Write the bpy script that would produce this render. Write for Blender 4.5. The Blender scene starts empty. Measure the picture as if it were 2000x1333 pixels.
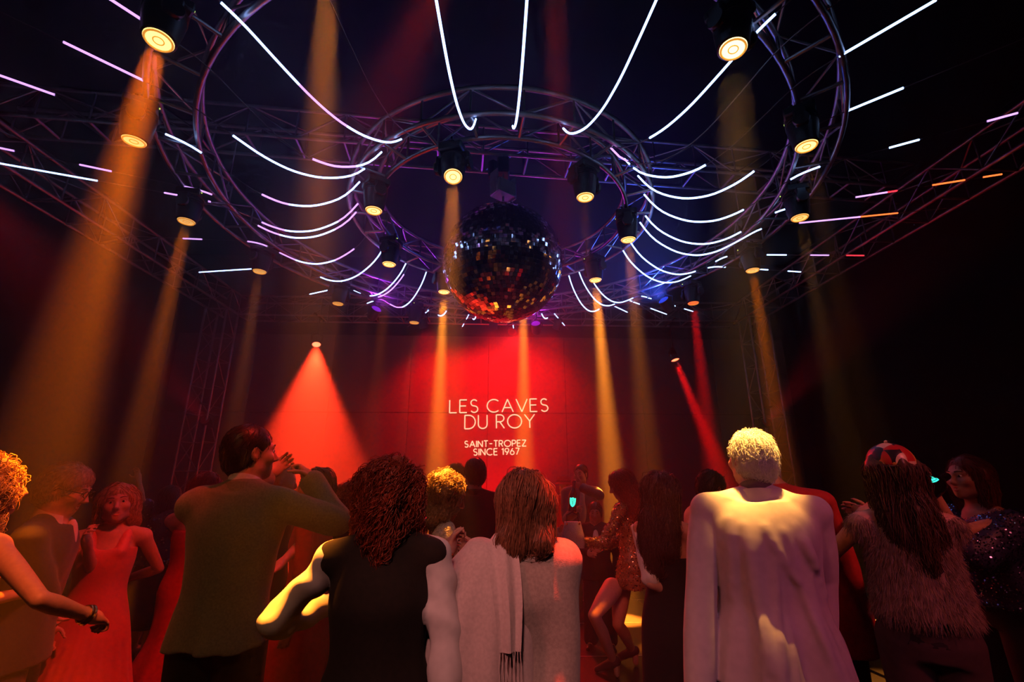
import bpy, math, random, colorsys
import numpy as np
from mathutils import Vector, Matrix

random.seed(7)
rng = np.random.default_rng(11)
scene = bpy.context.scene
COL = scene.collection
PI = math.pi

# ---------------------------------------------------------------- camera
F_PX = 900.0                       # focal length in pixels of the 2000 x 1333 frame
PITCH = math.radians(16.3)
CAM_Z = 1.62
cam_data = bpy.data.cameras.new('camera')
cam_data.sensor_width = 36.0
cam_data.lens = F_PX / 2000.0 * 36.0
cam_data.clip_start = 0.05
cam_data.clip_end = 60.0
cam = bpy.data.objects.new('camera', cam_data)
cam.location = (0, 0, CAM_Z)
cam.rotation_euler = (PI / 2 + PITCH, 0, 0)
COL.objects.link(cam)
scene.camera = cam

# ---------------------------------------------------------------- world, exposure
world = bpy.data.worlds.new('world')
scene.world = world
world.use_nodes = True
world.node_tree.nodes['Background'].inputs[0].default_value = (0.002, 0.0015, 0.0025, 1)
world.node_tree.nodes['Background'].inputs[1].default_value = 1.0
vs = scene.view_settings
vs.view_transform = 'Standard'
vs.look = 'None'
vs.exposure = 0.0
vs.gamma = 1.0
vs.use_curve_mapping = False

HAZE = 0.028                       # scattering per metre of the club haze
scene.cycles.volume_bounces = 0
scene.cycles.max_bounces = 3
scene.cycles.diffuse_bounces = 1
scene.cycles.glossy_bounces = 2
scene.cycles.transmission_bounces = 4
scene.cycles.transparent_max_bounces = 6
scene.cycles.light_sampling_threshold = 0.03
scene.cycles.use_adaptive_sampling = True
scene.cycles.adaptive_threshold = 0.03
scene.cycles.adaptive_min_samples = 20
scene.cycles.caustics_reflective = False
scene.cycles.caustics_refractive = False
scene.cycles.sample_clamp_indirect = 4.0
scene.cycles.sample_clamp_direct = 60.0


def ray(px, py):
    """direction of a photo pixel; its Y component is the distance ahead per unit"""
    x = (px - 1000) / F_PX
    y = -(py - 666.5) / F_PX
    return Vector((x, math.cos(PITCH) - y * math.sin(PITCH), math.sin(PITCH) + y * math.cos(PITCH)))


def at_y(px, py, y):
    d = ray(px, py)
    return Vector((0, 0, CAM_Z)) + d * (y / d.y)


def at_z(px, py, z):
    d = ray(px, py)
    return Vector((0, 0, CAM_Z)) + d * ((z - CAM_Z) / d.z)


def project(P):
    P = Vector(P)
    X, Y, Z = P.x, P.y, P.z - CAM_Z
    d = Y * math.cos(PITCH) + Z * math.sin(PITCH)
    u = -Y * math.sin(PITCH) + Z * math.cos(PITCH)
    return 1000 + F_PX * X / d, 666.5 - F_PX * u / d


YAW = math.radians(2.5)            # the hall stands a little turned to the camera


def hall(u, v, z=0.0):
    return Vector((u * math.cos(YAW) - v * math.sin(YAW), u * math.sin(YAW) + v * math.cos(YAW), z))


# ---------------------------------------------------------------- materials
MATS = {}


def mat(name, col, rough=0.6, metal=0.0, var=0.12, scale=40.0, bump=0.0, bscale=None, emit=None, estr=0.0,
        spec=0.5, sheen=0.0, aniso=None, stretch=None, trans=0.0, ior=1.45):
    """procedural principled material: noise-varied colour, optional fine relief"""
    if name in MATS:
        return MATS[name]
    m = bpy.data.materials.new(name)
    m.use_nodes = True
    nt = m.node_tree
    b = nt.nodes['Principled BSDF']
    tc = nt.nodes.new('ShaderNodeTexCoord')
    src = tc.outputs['Object']
    if stretch:
        mp = nt.nodes.new('ShaderNodeMapping')
        mp.inputs['Scale'].default_value = stretch
        nt.links.new(src, mp.inputs['Vector'])
        src = mp.outputs['Vector']
    nz = nt.nodes.new('ShaderNodeTexNoise')
    nz.inputs['Scale'].default_value = scale
    nz.inputs['Detail'].default_value = 1.5
    nt.links.new(src, nz.inputs['Vector'])
    cr = nt.nodes.new('ShaderNodeValToRGB')
    a = [max(0, c * (1 - var)) for c in col]
    d = [min(1, c * (1 + var)) for c in col]
    cr.color_ramp.elements[0].position = 0.3
    cr.color_ramp.elements[1].position = 0.7
    cr.color_ramp.elements[0].color = (*a, 1)
    cr.color_ramp.elements[1].color = (*d, 1)
    nt.links.new(nz.outputs['Fac'], cr.inputs['Fac'])
    nt.links.new(cr.outputs['Color'], b.inputs['Base Color'])
    b.inputs['Roughness'].default_value = rough
    b.inputs['Metallic'].default_value = metal
    b.inputs['Specular IOR Level'].default_value = spec
    if sheen:
        b.inputs['Sheen Weight'].default_value = sheen
    if trans:
        b.inputs['Transmission Weight'].default_value = trans
        b.inputs['IOR'].default_value = ior
    if bump >= 0.1:
        bp = nt.nodes.new('ShaderNodeBump')
        bp.inputs['Strength'].default_value = bump
        bp.inputs['Distance'].default_value = 0.01
        nb = nt.nodes.new('ShaderNodeTexNoise')
        nb.inputs['Scale'].default_value = bscale or scale * 3
        nb.inputs['Detail'].default_value = 1.0
        nt.links.new(src, nb.inputs['Vector'])
        nt.links.new(nb.outputs['Fac'], bp.inputs['Height'])
        nt.links.new(bp.outputs['Normal'], b.inputs['Normal'])
    if emit:
        b.inputs['Emission Color'].default_value = (*emit, 1)
        b.inputs['Emission Strength'].default_value = estr
        m.cycles.emission_sampling = 'NONE'   # the lamps carry the light; the glass is only seen
    MATS[name] = m
    return m


# ---------------------------------------------------------------- mesh building
class MB:
    def __init__(self):
        self.v = []
        self.f = []
        self.n = 0

    def add(self, v, f):
        v = np.asarray(v, dtype=float).reshape(-1, 3)
        self.v.append(v)
        self.f.extend([tuple(int(i) + self.n for i in q) for q in f])
        self.n += len(v)

    def box(self, c, s, R=None, bevel=0.0):
        c = np.asarray(c, float)
        h = np.asarray(s, float) / 2
        if bevel <= 0:
            v = np.array([[x, y, z] for x in (-1, 1) for y in (-1, 1) for z in (-1, 1)], float) * h
            f = [(0, 1, 3, 2), (4, 6, 7, 5), (0, 4, 5, 1), (2, 3, 7, 6), (0, 2, 6, 4), (1, 5, 7, 3)]
        else:
            v = []
            idx = {}
            for x in (-1, 1):
                for y in (-1, 1):
                    for z in (-1, 1):
                        for ax in range(3):
                            p = np.array([x, y, z], float) * (h - bevel)
                            p[ax] = (x, y, z)[ax] * h[ax]
                            idx[(x, y, z, ax)] = len(v)
                            v.append(p)
            f = []
            for ax in range(3):
                for s_ in (-1, 1):
                    o = [a for a in range(3) if a != ax]
                    ring = []
                    for (p_, q_) in ((-1, -1), (1, -1), (1, 1), (-1, 1)):
                        k = [0, 0, 0]
                        k[ax] = s_
                        k[o[0]] = p_
                        k[o[1]] = q_
                        ring.append(idx[(*k, ax)])
                    f.append(tuple(ring))
            for ax in range(3):
                o = [a for a in range(3) if a != ax]
                for p_ in (-1, 1):
                    for q_ in (-1, 1):
                        k1 = [0, 0, 0]
                        k1[ax] = -1
                        k1[o[0]] = p_
                        k1[o[1]] = q_
                        k2 = list(k1)
                        k2[ax] = 1
                        f.append((idx[(*k1, o[0])], idx[(*k2, o[0])], idx[(*k2, o[1])], idx[(*k1, o[1])]))
            for x in (-1, 1):
                for y in (-1, 1):
                    for z in (-1, 1):
                        f.append((idx[(x, y, z, 0)], idx[(x, y, z, 1)], idx[(x, y, z, 2)]))
            v = np.array(v)
        if R is not None:
            v = v @ np.asarray(R, float).T
        self.add(v + c, f)

    def tube(self, pts, r, n=8, cap=True, closed=False):
        pts = np.asarray(pts, float)
        if np.ndim(r) == 0 and not closed:
            keep = np.r_[True, np.linalg.norm(np.diff(pts, axis=0), axis=1) > 1e-6]
            pts = pts[keep]
            if len(pts) < 2:
                return
        m = len(pts)
        r = np.broadcast_to(np.asarray(r, float), (m,))
        if closed:
            tan = np.roll(pts, -1, 0) - np.roll(pts, 1, 0)
        else:
            tan = np.gradient(pts, axis=0)
        tan /= np.linalg.norm(tan, axis=1)[:, None] + 1e-12
        up = np.array([0, 0, 1.0]) if abs(tan[0][2]) < 0.9 else np.array([1.0, 0, 0])
        fr = []
        nrm = np.cross(tan[0], up)
        nrm /= np.linalg.norm(nrm)
        for t in tan:
            nrm = nrm - t * (nrm @ t)
            nrm /= np.linalg.norm(nrm) + 1e-12
            fr.append((nrm.copy(), np.cross(t, nrm)))
        a = np.arange(n) / n * 2 * PI
        v = np.concatenate([pts[i] + r[i] * (np.cos(a)[:, None] * fr[i][0] + np.sin(a)[:, None] * fr[i][1]) for i in range(m)])
        f = []
        for i in range(m if closed else m - 1):
            j = (i + 1) % m
            for k in range(n):
                k2 = (k + 1) % n
                f.append((i * n + k, i * n + k2, j * n + k2, j * n + k))
        if cap and not closed:
            f.append(tuple(range(n))[::-1])
            f.append(tuple(range((m - 1) * n, m * n)))
        self.add(v, f)

    def lathe(self, prof, c=(0, 0, 0), n=20, R=None):
        """prof: list of (radius, z)"""
        a = np.arange(n) / n * 2 * PI
        v = np.concatenate([np.stack([r * np.cos(a), r * np.sin(a), np.full(n, z)], 1) for r, z in prof])
        f = []
        for i in range(len(prof) - 1):
            for k in range(n):
                k2 = (k + 1) % n
                f.append((i * n + k, i * n + k2, (i + 1) * n + k2, (i + 1) * n + k))
        f.append(tuple(range(n))[::-1])
        f.append(tuple(range((len(prof) - 1) * n, len(prof) * n)))
        if R is not None:
            v = v @ np.asarray(R, float).T
        self.add(v + np.asarray(c, float), f)

    def mesh(self, name, smooth=True):
        me = bpy.data.meshes.new(name)
        v = np.concatenate(self.v)
        me.from_pydata(v.tolist(), [], self.f)
        if smooth:
            me.polygons.foreach_set('use_smooth', np.ones(len(me.polygons), dtype=bool))
            try:
                me.set_sharp_from_angle(angle=math.radians(40))
            except Exception:
                pass
        me.update()
        return me


def link(name, data, material=None, parent=None):
    o = bpy.data.objects.new(name, data)
    COL.objects.link(o)
    if material is not None and hasattr(data, 'materials') and len(data.materials) == 0:
        data.materials.append(material)
    if parent is not None:
        o.parent = parent
        chain = Vector(parent.get('base_at', (0, 0, 0)))
        o.matrix_parent_inverse = Matrix.Translation(-chain) if chain.length else Matrix.Identity(4)
    return o


def build(mb, name, material, parent=None, smooth=True):
    return link(name, mb.mesh(name, smooth), material, parent)


def tag(o, label=None, cat=None, group=None, kind=None):
    if label:
        o['label'] = label
    if cat:
        o['category'] = cat
    if group:
        o['group'] = group
    if kind:
        o['kind'] = kind
    return o


def thing(name, label, cat, loc=(0, 0, 0), group=None, kind=None):
    o = bpy.data.objects.new(name, None)
    o.empty_display_size = 0.1
    o.location = loc
    o['base_at'] = [float(c) for c in loc]
    COL.objects.link(o)
    return tag(o, label, cat, group, kind)


def frame_from_z(d):
    d = Vector(d).normalized()
    return d.to_track_quat('Z', 'Y').to_matrix()

# ---------------------------------------------------------------- room shell
M_blackwall = mat('black drape', (0.004, 0.0035, 0.004), rough=0.95, var=0.3, scale=3, spec=0.1)
M_backwall = mat('backdrop cloth', (0.12, 0.10, 0.10), rough=0.9, var=0.10, scale=1.3, spec=0.1)
M_panel = mat('floor panel', (0.022, 0.016, 0.014), rough=0.38, var=0.45, scale=2.2, bump=0.06, bscale=30, spec=0.35)
M_edge = mat('panel edge metal', (0.75, 0.72, 0.68), rough=0.28, metal=1.0, var=0.15, scale=14)
M_under = mat('floor base', (0.008, 0.007, 0.007), rough=0.9, var=0.2)
M_steel = mat('truss aluminium', (0.36, 0.34, 0.36), rough=0.40, metal=0.85, var=0.18, scale=9, bump=0.04, bscale=90)
M_black = mat('black housing', (0.012, 0.012, 0.013), rough=0.45, var=0.25, scale=25, bump=0.05, bscale=200)
M_cable = mat('cable sleeve', (0.28, 0.25, 0.27), rough=0.5, var=0.15, scale=30)
M_silver = mat('brushed bracket', (0.62, 0.58, 0.60), rough=0.35, metal=0.3, var=0.12, scale=20)

BACK_Y = 11.3
PB = CAM_Z + 3.5            # perimeter truss, lower chords
PT = CAM_Z + 3.95
UL, UR, VB, VF = -5.75, 5.8, 10.1, -2.6


def quad_slab(name, pts, thick, material, kind='structure', parent=None):
    """a flat slab under/behind four points"""
    p = [np.array(q, float) for q in pts]
    n = np.cross(p[1] - p[0], p[3] - p[0])
    n /= np.linalg.norm(n)
    mb = MB()
    v = p + [q - n * thick for q in p]
    mb.add(v, [(0, 1, 2, 3), (7, 6, 5, 4), (0, 4, 5, 1), (1, 5, 6, 2), (2, 6, 7, 3), (3, 7, 4, 0)])
    o = build(mb, name, material, parent, smooth=False)
    if parent is None:
        tag(o, kind=kind)
    return o


CEIL = 7.2
floor = quad_slab('floor', [hall(-8, -4.5, -0.02), hall(8, -4.5, -0.02), hall(8, BACK_Y, -0.02), hall(-8, BACK_Y, -0.02)], 0.1, M_under)
tag(floor, 'dark glossy dance floor of square panels with bright metal seams', 'floor')
pm = MB()
pm.box((0, 0, -0.011), (1.986, 0.982, 0.022), bevel=0.004)
pmesh = pm.mesh('floor_panel', smooth=False)
em = MB()
em.box((0, 0, -0.006), (1.99, 0.012, 0.016))
emesh = em.mesh('seam_strip', smooth=False)
for i in range(-4, 4):
    for j in range(-5, 12):
        c = hall(i * 2 + 1.0, j + 0.92 - 0.5)
        if c.y > BACK_Y - 0.6:
            continue
        o = link('floor_panel', pmesh, M_panel, floor)
        o.location = c
        o.rotation_euler.z = YAW
        if 1 <= j <= 9 and -3 <= i <= 2:
            e = link('seam_strip', emesh, M_edge, floor)
            e.location = hall(i * 2 + 1.0, j + 0.92)
            e.rotation_euler.z = YAW

wall_back = quad_slab('wall_back', [hall(-8, BACK_Y, -0.1), hall(8, BACK_Y, -0.1), hall(8, BACK_Y, CEIL), hall(-8, BACK_Y, CEIL)], 0.1, M_blackwall)
tag(wall_back, 'dark back wall glowing red behind the lettering', 'wall')
quad_slab('wall_left', [hall(-8, -4.5, -0.1), hall(-8, BACK_Y, -0.1), hall(-8, BACK_Y, CEIL), hall(-8, -4.5, CEIL)], 0.1, M_blackwall)
quad_slab('wall_right', [hall(8, BACK_Y, -0.1), hall(8, -4.5, -0.1), hall(8, -4.5, CEIL), hall(8, BACK_Y, CEIL)], 0.1, M_blackwall)
quad_slab('wall_front', [hall(8, -4.5, -0.1), hall(-8, -4.5, -0.1), hall(-8, -4.5, CEIL), hall(8, -4.5, CEIL)], 0.1, M_blackwall)
quad_slab('ceiling', [hall(-8.1, BACK_Y + .1, CEIL), hall(8.1, BACK_Y + .1, CEIL), hall(8.1, -4.6, CEIL), hall(-8.1, -4.6, CEIL)], 0.1, M_blackwall)
# the backdrop: cloth panels in two rows, the joint runs just under the first line of lettering
seam_z = at_y(973, 808, BACK_Y - 0.1).z
for i in range(-4, 4):
    for (z0, z1) in ((0.0, seam_z), (seam_z, 5.0)):
        mb = MB()
        c = hall(i * 1.9 + 0.95 - 0.1, BACK_Y - 0.13, (z0 + z1) / 2)
        mb.box(c, (1.89, 0.03, z1 - z0 - 0.012), R=Matrix.Rotation(YAW, 3, 'Z'), bevel=0.005)
        build(mb, 'backdrop_panel', M_backwall, wall_back, smooth=False)

# ---------------------------------------------------------------- lettering on the backdrop


def arc(cx, cy, rx, ry, a0, a1, n=14):
    return [(cx + rx * math.cos(math.radians(a0 + (a1 - a0) * i / n)), cy + ry * math.sin(math.radians(a0 + (a1 - a0) * i / n))) for i in range(n + 1)]


GL = {
    'L': (0.52, [[(0, 1), (0, 0), (0.5, 0)]]),
    'E': (0.55, [[(0.5, 1), (0, 1), (0, 0), (0.5, 0)], [(0, 0.52), (0.44, 0.52)]]),
    'S': (0.58, [arc(0.27, 0.755, 0.23, 0.245, 35, 270, 12) + arc(0.28, 0.255, 0.25, 0.255, 90, -150, 12)]),
    'C': (0.86, [arc(0.48, 0.5, 0.48, 0.5, 48, 312, 20)]),
    'A': (0.82, [[(0, 0), (0.4, 1), (0.8, 0)], [(0.14, 0.34), (0.66, 0.34)]]),
    'V': (0.80, [[(0, 1), (0.4, 0), (0.8, 1)]]),
    'D': (0.76, [[(0, 0), (0, 1), (0.28, 1)] + arc(0.28, 0.5, 0.46, 0.5, 90, -90, 16) + [(0, 0)]]),
    'U': (0.66, [[(0, 1), (0, 0.32)] + arc(0.31, 0.31, 0.31, 0.31, 180, 360, 12) + [(0.62, 1)]]),
    'R': (0.60, [[(0, 0), (0, 1), (0.27, 1)] + arc(0.27, 0.74, 0.27, 0.26, 90, -90, 12) + [(0, 0.48)], [(0.24, 0.48), (0.56, 0)]]),
    'O': (1.02, [arc(0.5, 0.5, 0.5, 0.5, 0, 360, 28)]),
    'Y': (0.74, [[(0, 1), (0.36, 0.5), (0.72, 1)], [(0.36, 0.5), (0.36, 0)]]),
    'I': (0.06, [[(0.02, 0), (0.02, 1)]]),
    'N': (0.70, [[(0, 0), (0, 1), (0.66, 0), (0.66, 1)]]),
    'T': (0.62, [[(0, 1), (0.6, 1)], [(0.3, 1), (0.3, 0)]]),
    'P': (0.58, [[(0, 0), (0, 1), (0.27, 1)] + arc(0.27, 0.72, 0.28, 0.28, 90, -90, 12) + [(0, 0.44)]]),
    'Z': (0.64, [[(0, 1), (0.6, 1), (0, 0), (0.62, 0)]]),
    '-': (0.50, [[(0.02, 0.5), (0.46, 0.5)]]),
    '1': (0.26, [[(0, 0.8), (0.2, 1), (0.2, 0)]]),
    '9': (0.58, [arc(0.28, 0.70, 0.28, 0.30, 0, 360, 18), [(0.53, 0.58), (0.2, 0)]]),
    '6': (0.58, [arc(0.28, 0.30, 0.28, 0.30, 0, 360, 18), [(0.03, 0.42), (0.36, 1)]]),
    '7': (0.58, [[(0, 1), (0.54, 1), (0.14, 0)]]),
}
M_letter = mat('lit lettering', (0.9, 0.75, 0.6), rough=0.4, var=0.03, emit=(1.0, 0.60, 0.34), estr=1.5)
sign = thing('wall_lettering', 'pale lit lettering reading LES CAVES DU ROY SAINT-TROPEZ SINCE 1967 on the red backdrop', 'sign', at_y(973, 889, BACK_Y - 0.14))
ROT = math.radians(1.2)
SC = at_y(973, 835, BACK_Y - 0.16)


def letter_line(text, x0, x1, ytop, ybot, stroke, gap=0.2, space=0.42):
    k = (at_y(973, 835, BACK_Y - 0.16) - at_y(974, 835, BACK_Y - 0.16)).length   # metres per pixel
    h = (ybot - ytop) * k
    tot = 0.0
    for i, ch in enumerate(text):
        tot += space if ch == ' ' else GL[ch][0] + (gap if i < len(text) - 1 and text[i + 1] != ' ' else 0)
    sx = (x1 - x0) * k / tot
    x = (x0 - 973) * k
    zb = (835 - ybot) * k
    for ch in text:
        if ch == ' ':
            x += space * sx
            continue
        w, strokes = GL[ch]
        mb = MB()
        for st in strokes:
            pts = []
            for (a, b) in st:
                lx, lz = x + a * sx, zb + b * h
                rx = lx * math.cos(ROT) - lz * math.sin(ROT)
                rz = lx * math.sin(ROT) + lz * math.cos(ROT)
                pts.append((SC.x + rx * math.cos(YAW), SC.y + rx * math.sin(YAW), SC.z + rz))
            # keep corners crisp: split the stroke at sharp turns
            seg = [pts[0]]
            for q in range(1, len(pts)):
                seg.append(pts[q])
                sharp = False
                if q < len(pts) - 1:
                    d1 = np.subtract(pts[q], pts[q - 1])
                    d2 = np.subtract(pts[q + 1], pts[q])
                    sharp = (d1 @ d2) / (np.linalg.norm(d1) * np.linalg.norm(d2) + 1e-9) < 0.8
                if sharp or q == len(pts) - 1:
                    mb.tube(seg, stroke * k / 2, n=6)
                    seg = [pts[q]]
        build(mb, 'letter', M_letter, sign)
        x += (w + gap) * sx


letter_line('LES CAVES', 878, 1068, 780.5, 805.5, 2.3)
letter_line('DU ROY', 908, 1040, 811, 837, 2.3)
letter_line('SAINT-TROPEZ', 908, 1027, 860.5, 872, 1.9)
letter_line('SINCE 1967', 925, 1011, 875.5, 887.5, 1.9)

# ---------------------------------------------------------------- trusses
CHORD_R = 0.025
BRACE_R = 0.011
_bm = MB()
_bm.tube([(0, 0, 0), (0, 0, 1)], 1.0, n=8, cap=True)
BRACE_MESH = _bm.mesh('brace')
BRACE_MESH.materials.append(M_steel)


def brace(p, q, parent, r=BRACE_R, name='brace', mesh=None):
    p, q = Vector(p), Vector(q)
    d = q - p
    o = bpy.data.objects.new(name, mesh or BRACE_MESH)
    COL.objects.link(o)
    o.parent = parent
    base = Vector(parent.get('base_at', (0, 0, 0)))
    o.location = p - base
    o.rotation_mode = 'QUATERNION'
    o.rotation_quaternion = d.to_track_quat('Z', 'Y')
    o.scale = (r, r, d.length)
    return o


def truss_path(t, pts_fn, nb, closed, r_ch=CHORD_R, r_br=BRACE_R, sub=1):
    """pts_fn(s) -> four chord points (inner low, outer low, inner top, outer top) at bay position s"""
    for k in range(4):
        mb = MB()
        pl = [pts_fn(i / sub)[k] for i in range(nb * sub + (0 if closed else 1))]
        mb.tube(pl, r_ch, n=10, closed=closed)
        build(mb, 'chord', M_steel, t)
    for i in range(nb):
        a, b = pts_fn(i), pts_fn(i + 1)
        m = pts_fn(i + 0.5)
        brace(a[0], a[1], t, r_br * 1.5)            # rungs of the lower face
        brace(a[0], a[2], t, r_br)
        brace(a[1], a[3], t, r_br)
        if i % 2 == 0:
            brace(a[0], b[2], t, r_br)
            brace(a[1], b[3], t, r_br)
            brace(a[2], b[3], t, r_br)
        else:
            brace(a[2], b[0], t, r_br)
            brace(a[3], b[1], t, r_br)
            brace(a[3], b[2], t, r_br)


def straight_truss(label, p, q, w, h, bay=0.5, group=None, side=None):
    p, q = Vector(p), Vector(q)
    L = (q - p).length
    d = (q - p) / L
    up = Vector((0, 0, 1)) if abs(d.z) < 0.9 else Vector((0, 1, 0))
    sd = d.cross(up).normalized() if side is None else Vector(side)
    u = sd.cross(d).normalized()
    nb = max(2, round(L / bay))
    t = thing('truss', label, 'truss', (p + q) / 2 if abs(d.z) < 0.9 else p, group)

    def f(s):
        c = p + d * (L * s / nb)
        return [c - sd * w / 2, c + sd * w / 2, c - sd * w / 2 + u * h, c + sd * w / 2 + u * h]
    truss_path(t, f, nb, False)
    return t


RC = Vector((-0.13, 5.2, 0))                 # axis of the rings and of the ball
ZB, ZT = CAM_Z + 3.09, CAM_Z + 3.375


def ring_truss(label, r0, r1, nb, sub, group):
    t = thing('ring_truss', label, 'truss', (RC.x, RC.y, ZB), group)

    def f(s):
        a = s / nb * 2 * PI + 0.13
        c, sn = math.cos(a), math.sin(a)
        return [Vector((RC.x + r0 * c, RC.y + r0 * sn, ZB)), Vector((RC.x + r1 * c, RC.y + r1 * sn, ZB)),
                Vector((RC.x + r0 * c, RC.y + r0 * sn, ZT)), Vector((RC.x + r1 * c, RC.y + r1 * sn, ZT))]
    truss_path(t, f, nb, True, sub=sub)
    return t


ring_truss('small circular aluminium truss ring around the mirror ball', 1.54, 1.845, 24, 4, 'circular trusses')
ring_truss('large circular aluminium truss ring around the small ring', 3.25, 3.6, 40, 3, 'circular trusses')
TW = 0.45
straight_truss('box truss along the left side of the hall', hall(UL - TW / 2, VF, PB), hall(UL - TW / 2, VB + 0.2, PB), TW, PT - PB, 0.6, 'hall trusses')
straight_truss('box truss along the right side of the hall', hall(UR + TW / 2, VF, PB), hall(UR + TW / 2, VB + 0.2, PB), TW, PT - PB, 0.6, 'hall trusses')
straight_truss('box truss across the back in front of the red backdrop', hall(UL, VB + 0.2, PB), hall(UR, VB + 0.2, PB), TW, PT - PB, 0.6, 'hall trusses')
st_a = at_z(400, 275, CAM_Z + 4.1)
st_b = at_z(1480, 360, CAM_Z + 4.1)
st_d = (st_b - st_a).normalized()
straight_truss('box truss crossing above the rings and carrying the mirror ball', st_a - st_d * 2.4, st_b + st_d * 2.5, 0.4, 0.42, 0.58, 'hall trusses')
for (u, lb) in ((UL - TW / 2, 'upright truss tower in the left corner before the red backdrop'), (UR + TW / 2, 'upright truss tower in the right corner before the red backdrop')):
    straight_truss(lb, hall(u, VB - 0.02, 0.0), hall(u, VB - 0.02, PB), 0.45, 0.45, 0.6, 'truss towers', side=hall(1, 0))
for (u, lb) in ((UL - TW / 2, 'upright truss tower at the near left'), (UR + TW / 2, 'upright truss tower at the near right')):
    straight_truss(lb, hall(u, VF + 0.3, 0.0), hall(u, VF + 0.3, PB), 0.45, 0.45, 0.6, 'truss towers', side=hall(1, 0))

# slings that carry the rings
for k, (r, sgn) in enumerate(((1.69, -1), (1.69, 1), (3.42, -1), (3.42, 1))):
    # where the crossing truss passes over the ring
    best = min((abs((Vector((RC.x + r * math.cos(a), RC.y + r * math.sin(a), 0)) - Vector((st_a.x, st_a.y, 0)) - Vector((st_d.x, st_d.y, 0)).normalized() * ((Vector((RC.x + r * math.cos(a), RC.y + r * math.sin(a), 0)) - Vector((st_a.x, st_a.y, 0))).dot(Vector((st_d.x, st_d.y, 0)).normalized()))).length), a)
               for a in np.linspace(0, 2 * PI, 720) if math.copysign(1, math.cos(a)) == sgn)
    a = best[1]
    mb = MB()
    c = Vector((RC.x + r * math.cos(a), RC.y + r * math.sin(a), 0))
    mb.tube([(c.x, c.y, ZT - 0.01), (c.x, c.y, CAM_Z + 4.12)], 0.007, n=6)
    mb.lathe([(0.02, -0.03), (0.03, 0), (0.03, 0.05), (0.01, 0.07)], (c.x, c.y, ZT + 0.05), 10)
    tag(build(mb, 'hoist_sling', M_cable), ('thin lifting sling holding the %s ring on its %s side' % ('small' if r < 2 else 'large', 'left' if sgn < 0 else 'right')), 'sling', 'ring slings')

# ---------------------------------------------------------------- mirror ball
BALL_R = 0.735
d_ = ray(982, 515)
BC = Vector((0, 0, CAM_Z)) + d_ * (5.2 / d_.y)
ball = thing('mirror_ball', 'large mirror ball of small square facets hanging inside the small ring', 'mirror ball', BC)
M_ballcore = mat('ball core', (0.01, 0.01, 0.01), rough=0.6, var=0.2)
mb = MB()
mb.lathe([(max(0.004, (BALL_R - 0.012) * math.sin(PI * i / 28)), -(BALL_R - 0.012) * math.cos(PI * i / 28)) for i in range(29)], BC, 48)
build(mb, 'ball_core', M_ballcore, ball)
TILE = 0.046
verts, faces = [], []
rows = int(PI * BALL_R / TILE)
for i in range(rows):
    th = (i + 0.5) / rows * PI
    n = max(4, int(2 * PI * BALL_R * math.sin(th) / TILE))
    off = rng.uniform(0, 1)
    for k in range(n):
        ph = (k + off) / n * 2 * PI
        nv = np.array([math.sin(th) * math.cos(ph), math.sin(th) * math.sin(ph), -math.cos(th)])
        c = nv * (BALL_R + rng.uniform(-0.0015, 0.002))
        nt_ = nv + rng.normal(0, 0.055, 3)
        nt_ /= np.linalg.norm(nt_)
        ex = np.cross([0, 0, 1.0], nt_)
        ex /= np.linalg.norm(ex)
        ey = np.cross(nt_, ex)
        s = TILE * 0.465
        b0 = len(verts)
        for (a, b) in ((-1, -1), (1, -1), (1, 1), (-1, 1)):
            verts.append(c + ex * s * a + ey * s * b + np.array(BC))
        for (a, b) in ((-1, -1), (1, -1), (1, 1), (-1, 1)):
            verts.append(c + (ex * a + ey * b) * s - nt_ * 0.012 + np.array(BC))
        faces.append((b0, b0 + 1, b0 + 2, b0 + 3))
        for q in range(4):
            faces.append((b0 + q, b0 + 4 + q, b0 + 4 + (q + 1) % 4, b0 + (q + 1) % 4))
me = bpy.data.meshes.new('mirror_tiles')
me.from_pydata([tuple(v) for v in verts], [], faces)
M_mirror = mat('mirror facet', (0.86, 0.86, 0.9), rough=0.06, metal=1.0, var=0.03, scale=5)
tag(link('mirror_tiles', me, M_mirror, ball), kind='stuff')
# neck, spindle and the motor housing above
mb = MB()
mb.lathe([(0.16, -0.02), (0.16, 0.02), (0.09, 0.06), (0.05, 0.10)], BC + Vector((0, 0, BALL_R - 0.01)), 20)
build(mb, 'ball_collar', M_black, ball)
top = BC + Vector((0, 0, BALL_R + 0.09))
mb = MB()
mb.tube([top, top + Vector((0, 0, 0.14))], 0.016, n=8)
build(mb, 'spindle', M_silver, ball)
Rm = Matrix.Rotation(math.radians(38), 3, 'Z')
motor = thing('ball_motor', 'pale box motor housing from which the mirror ball turns', 'motor', top + Vector((0, 0, 0.12)))
M_motor = mat('motor housing', (0.62, 0.55, 0.58), rough=0.5, var=0.08, scale=12, bump=0.05)
mc = top + Vector((0, 0, 0.22))
mb = MB()
mb.box(mc, (0.27, 0.22, 0.20), R=Rm, bevel=0.012)
build(mb, 'housing', M_motor, motor)
for s in (-1, 1):
    mb = MB()
    mb.box(mc + Rm @ Vector((s * 0.15, 0, 0.06)), (0.012, 0.16, 0.34), R=Rm, bevel=0.003)
    build(mb, 'bracket_plate', M_silver, motor)
mb = MB()
trz = CAM_Z + 4.1
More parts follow.
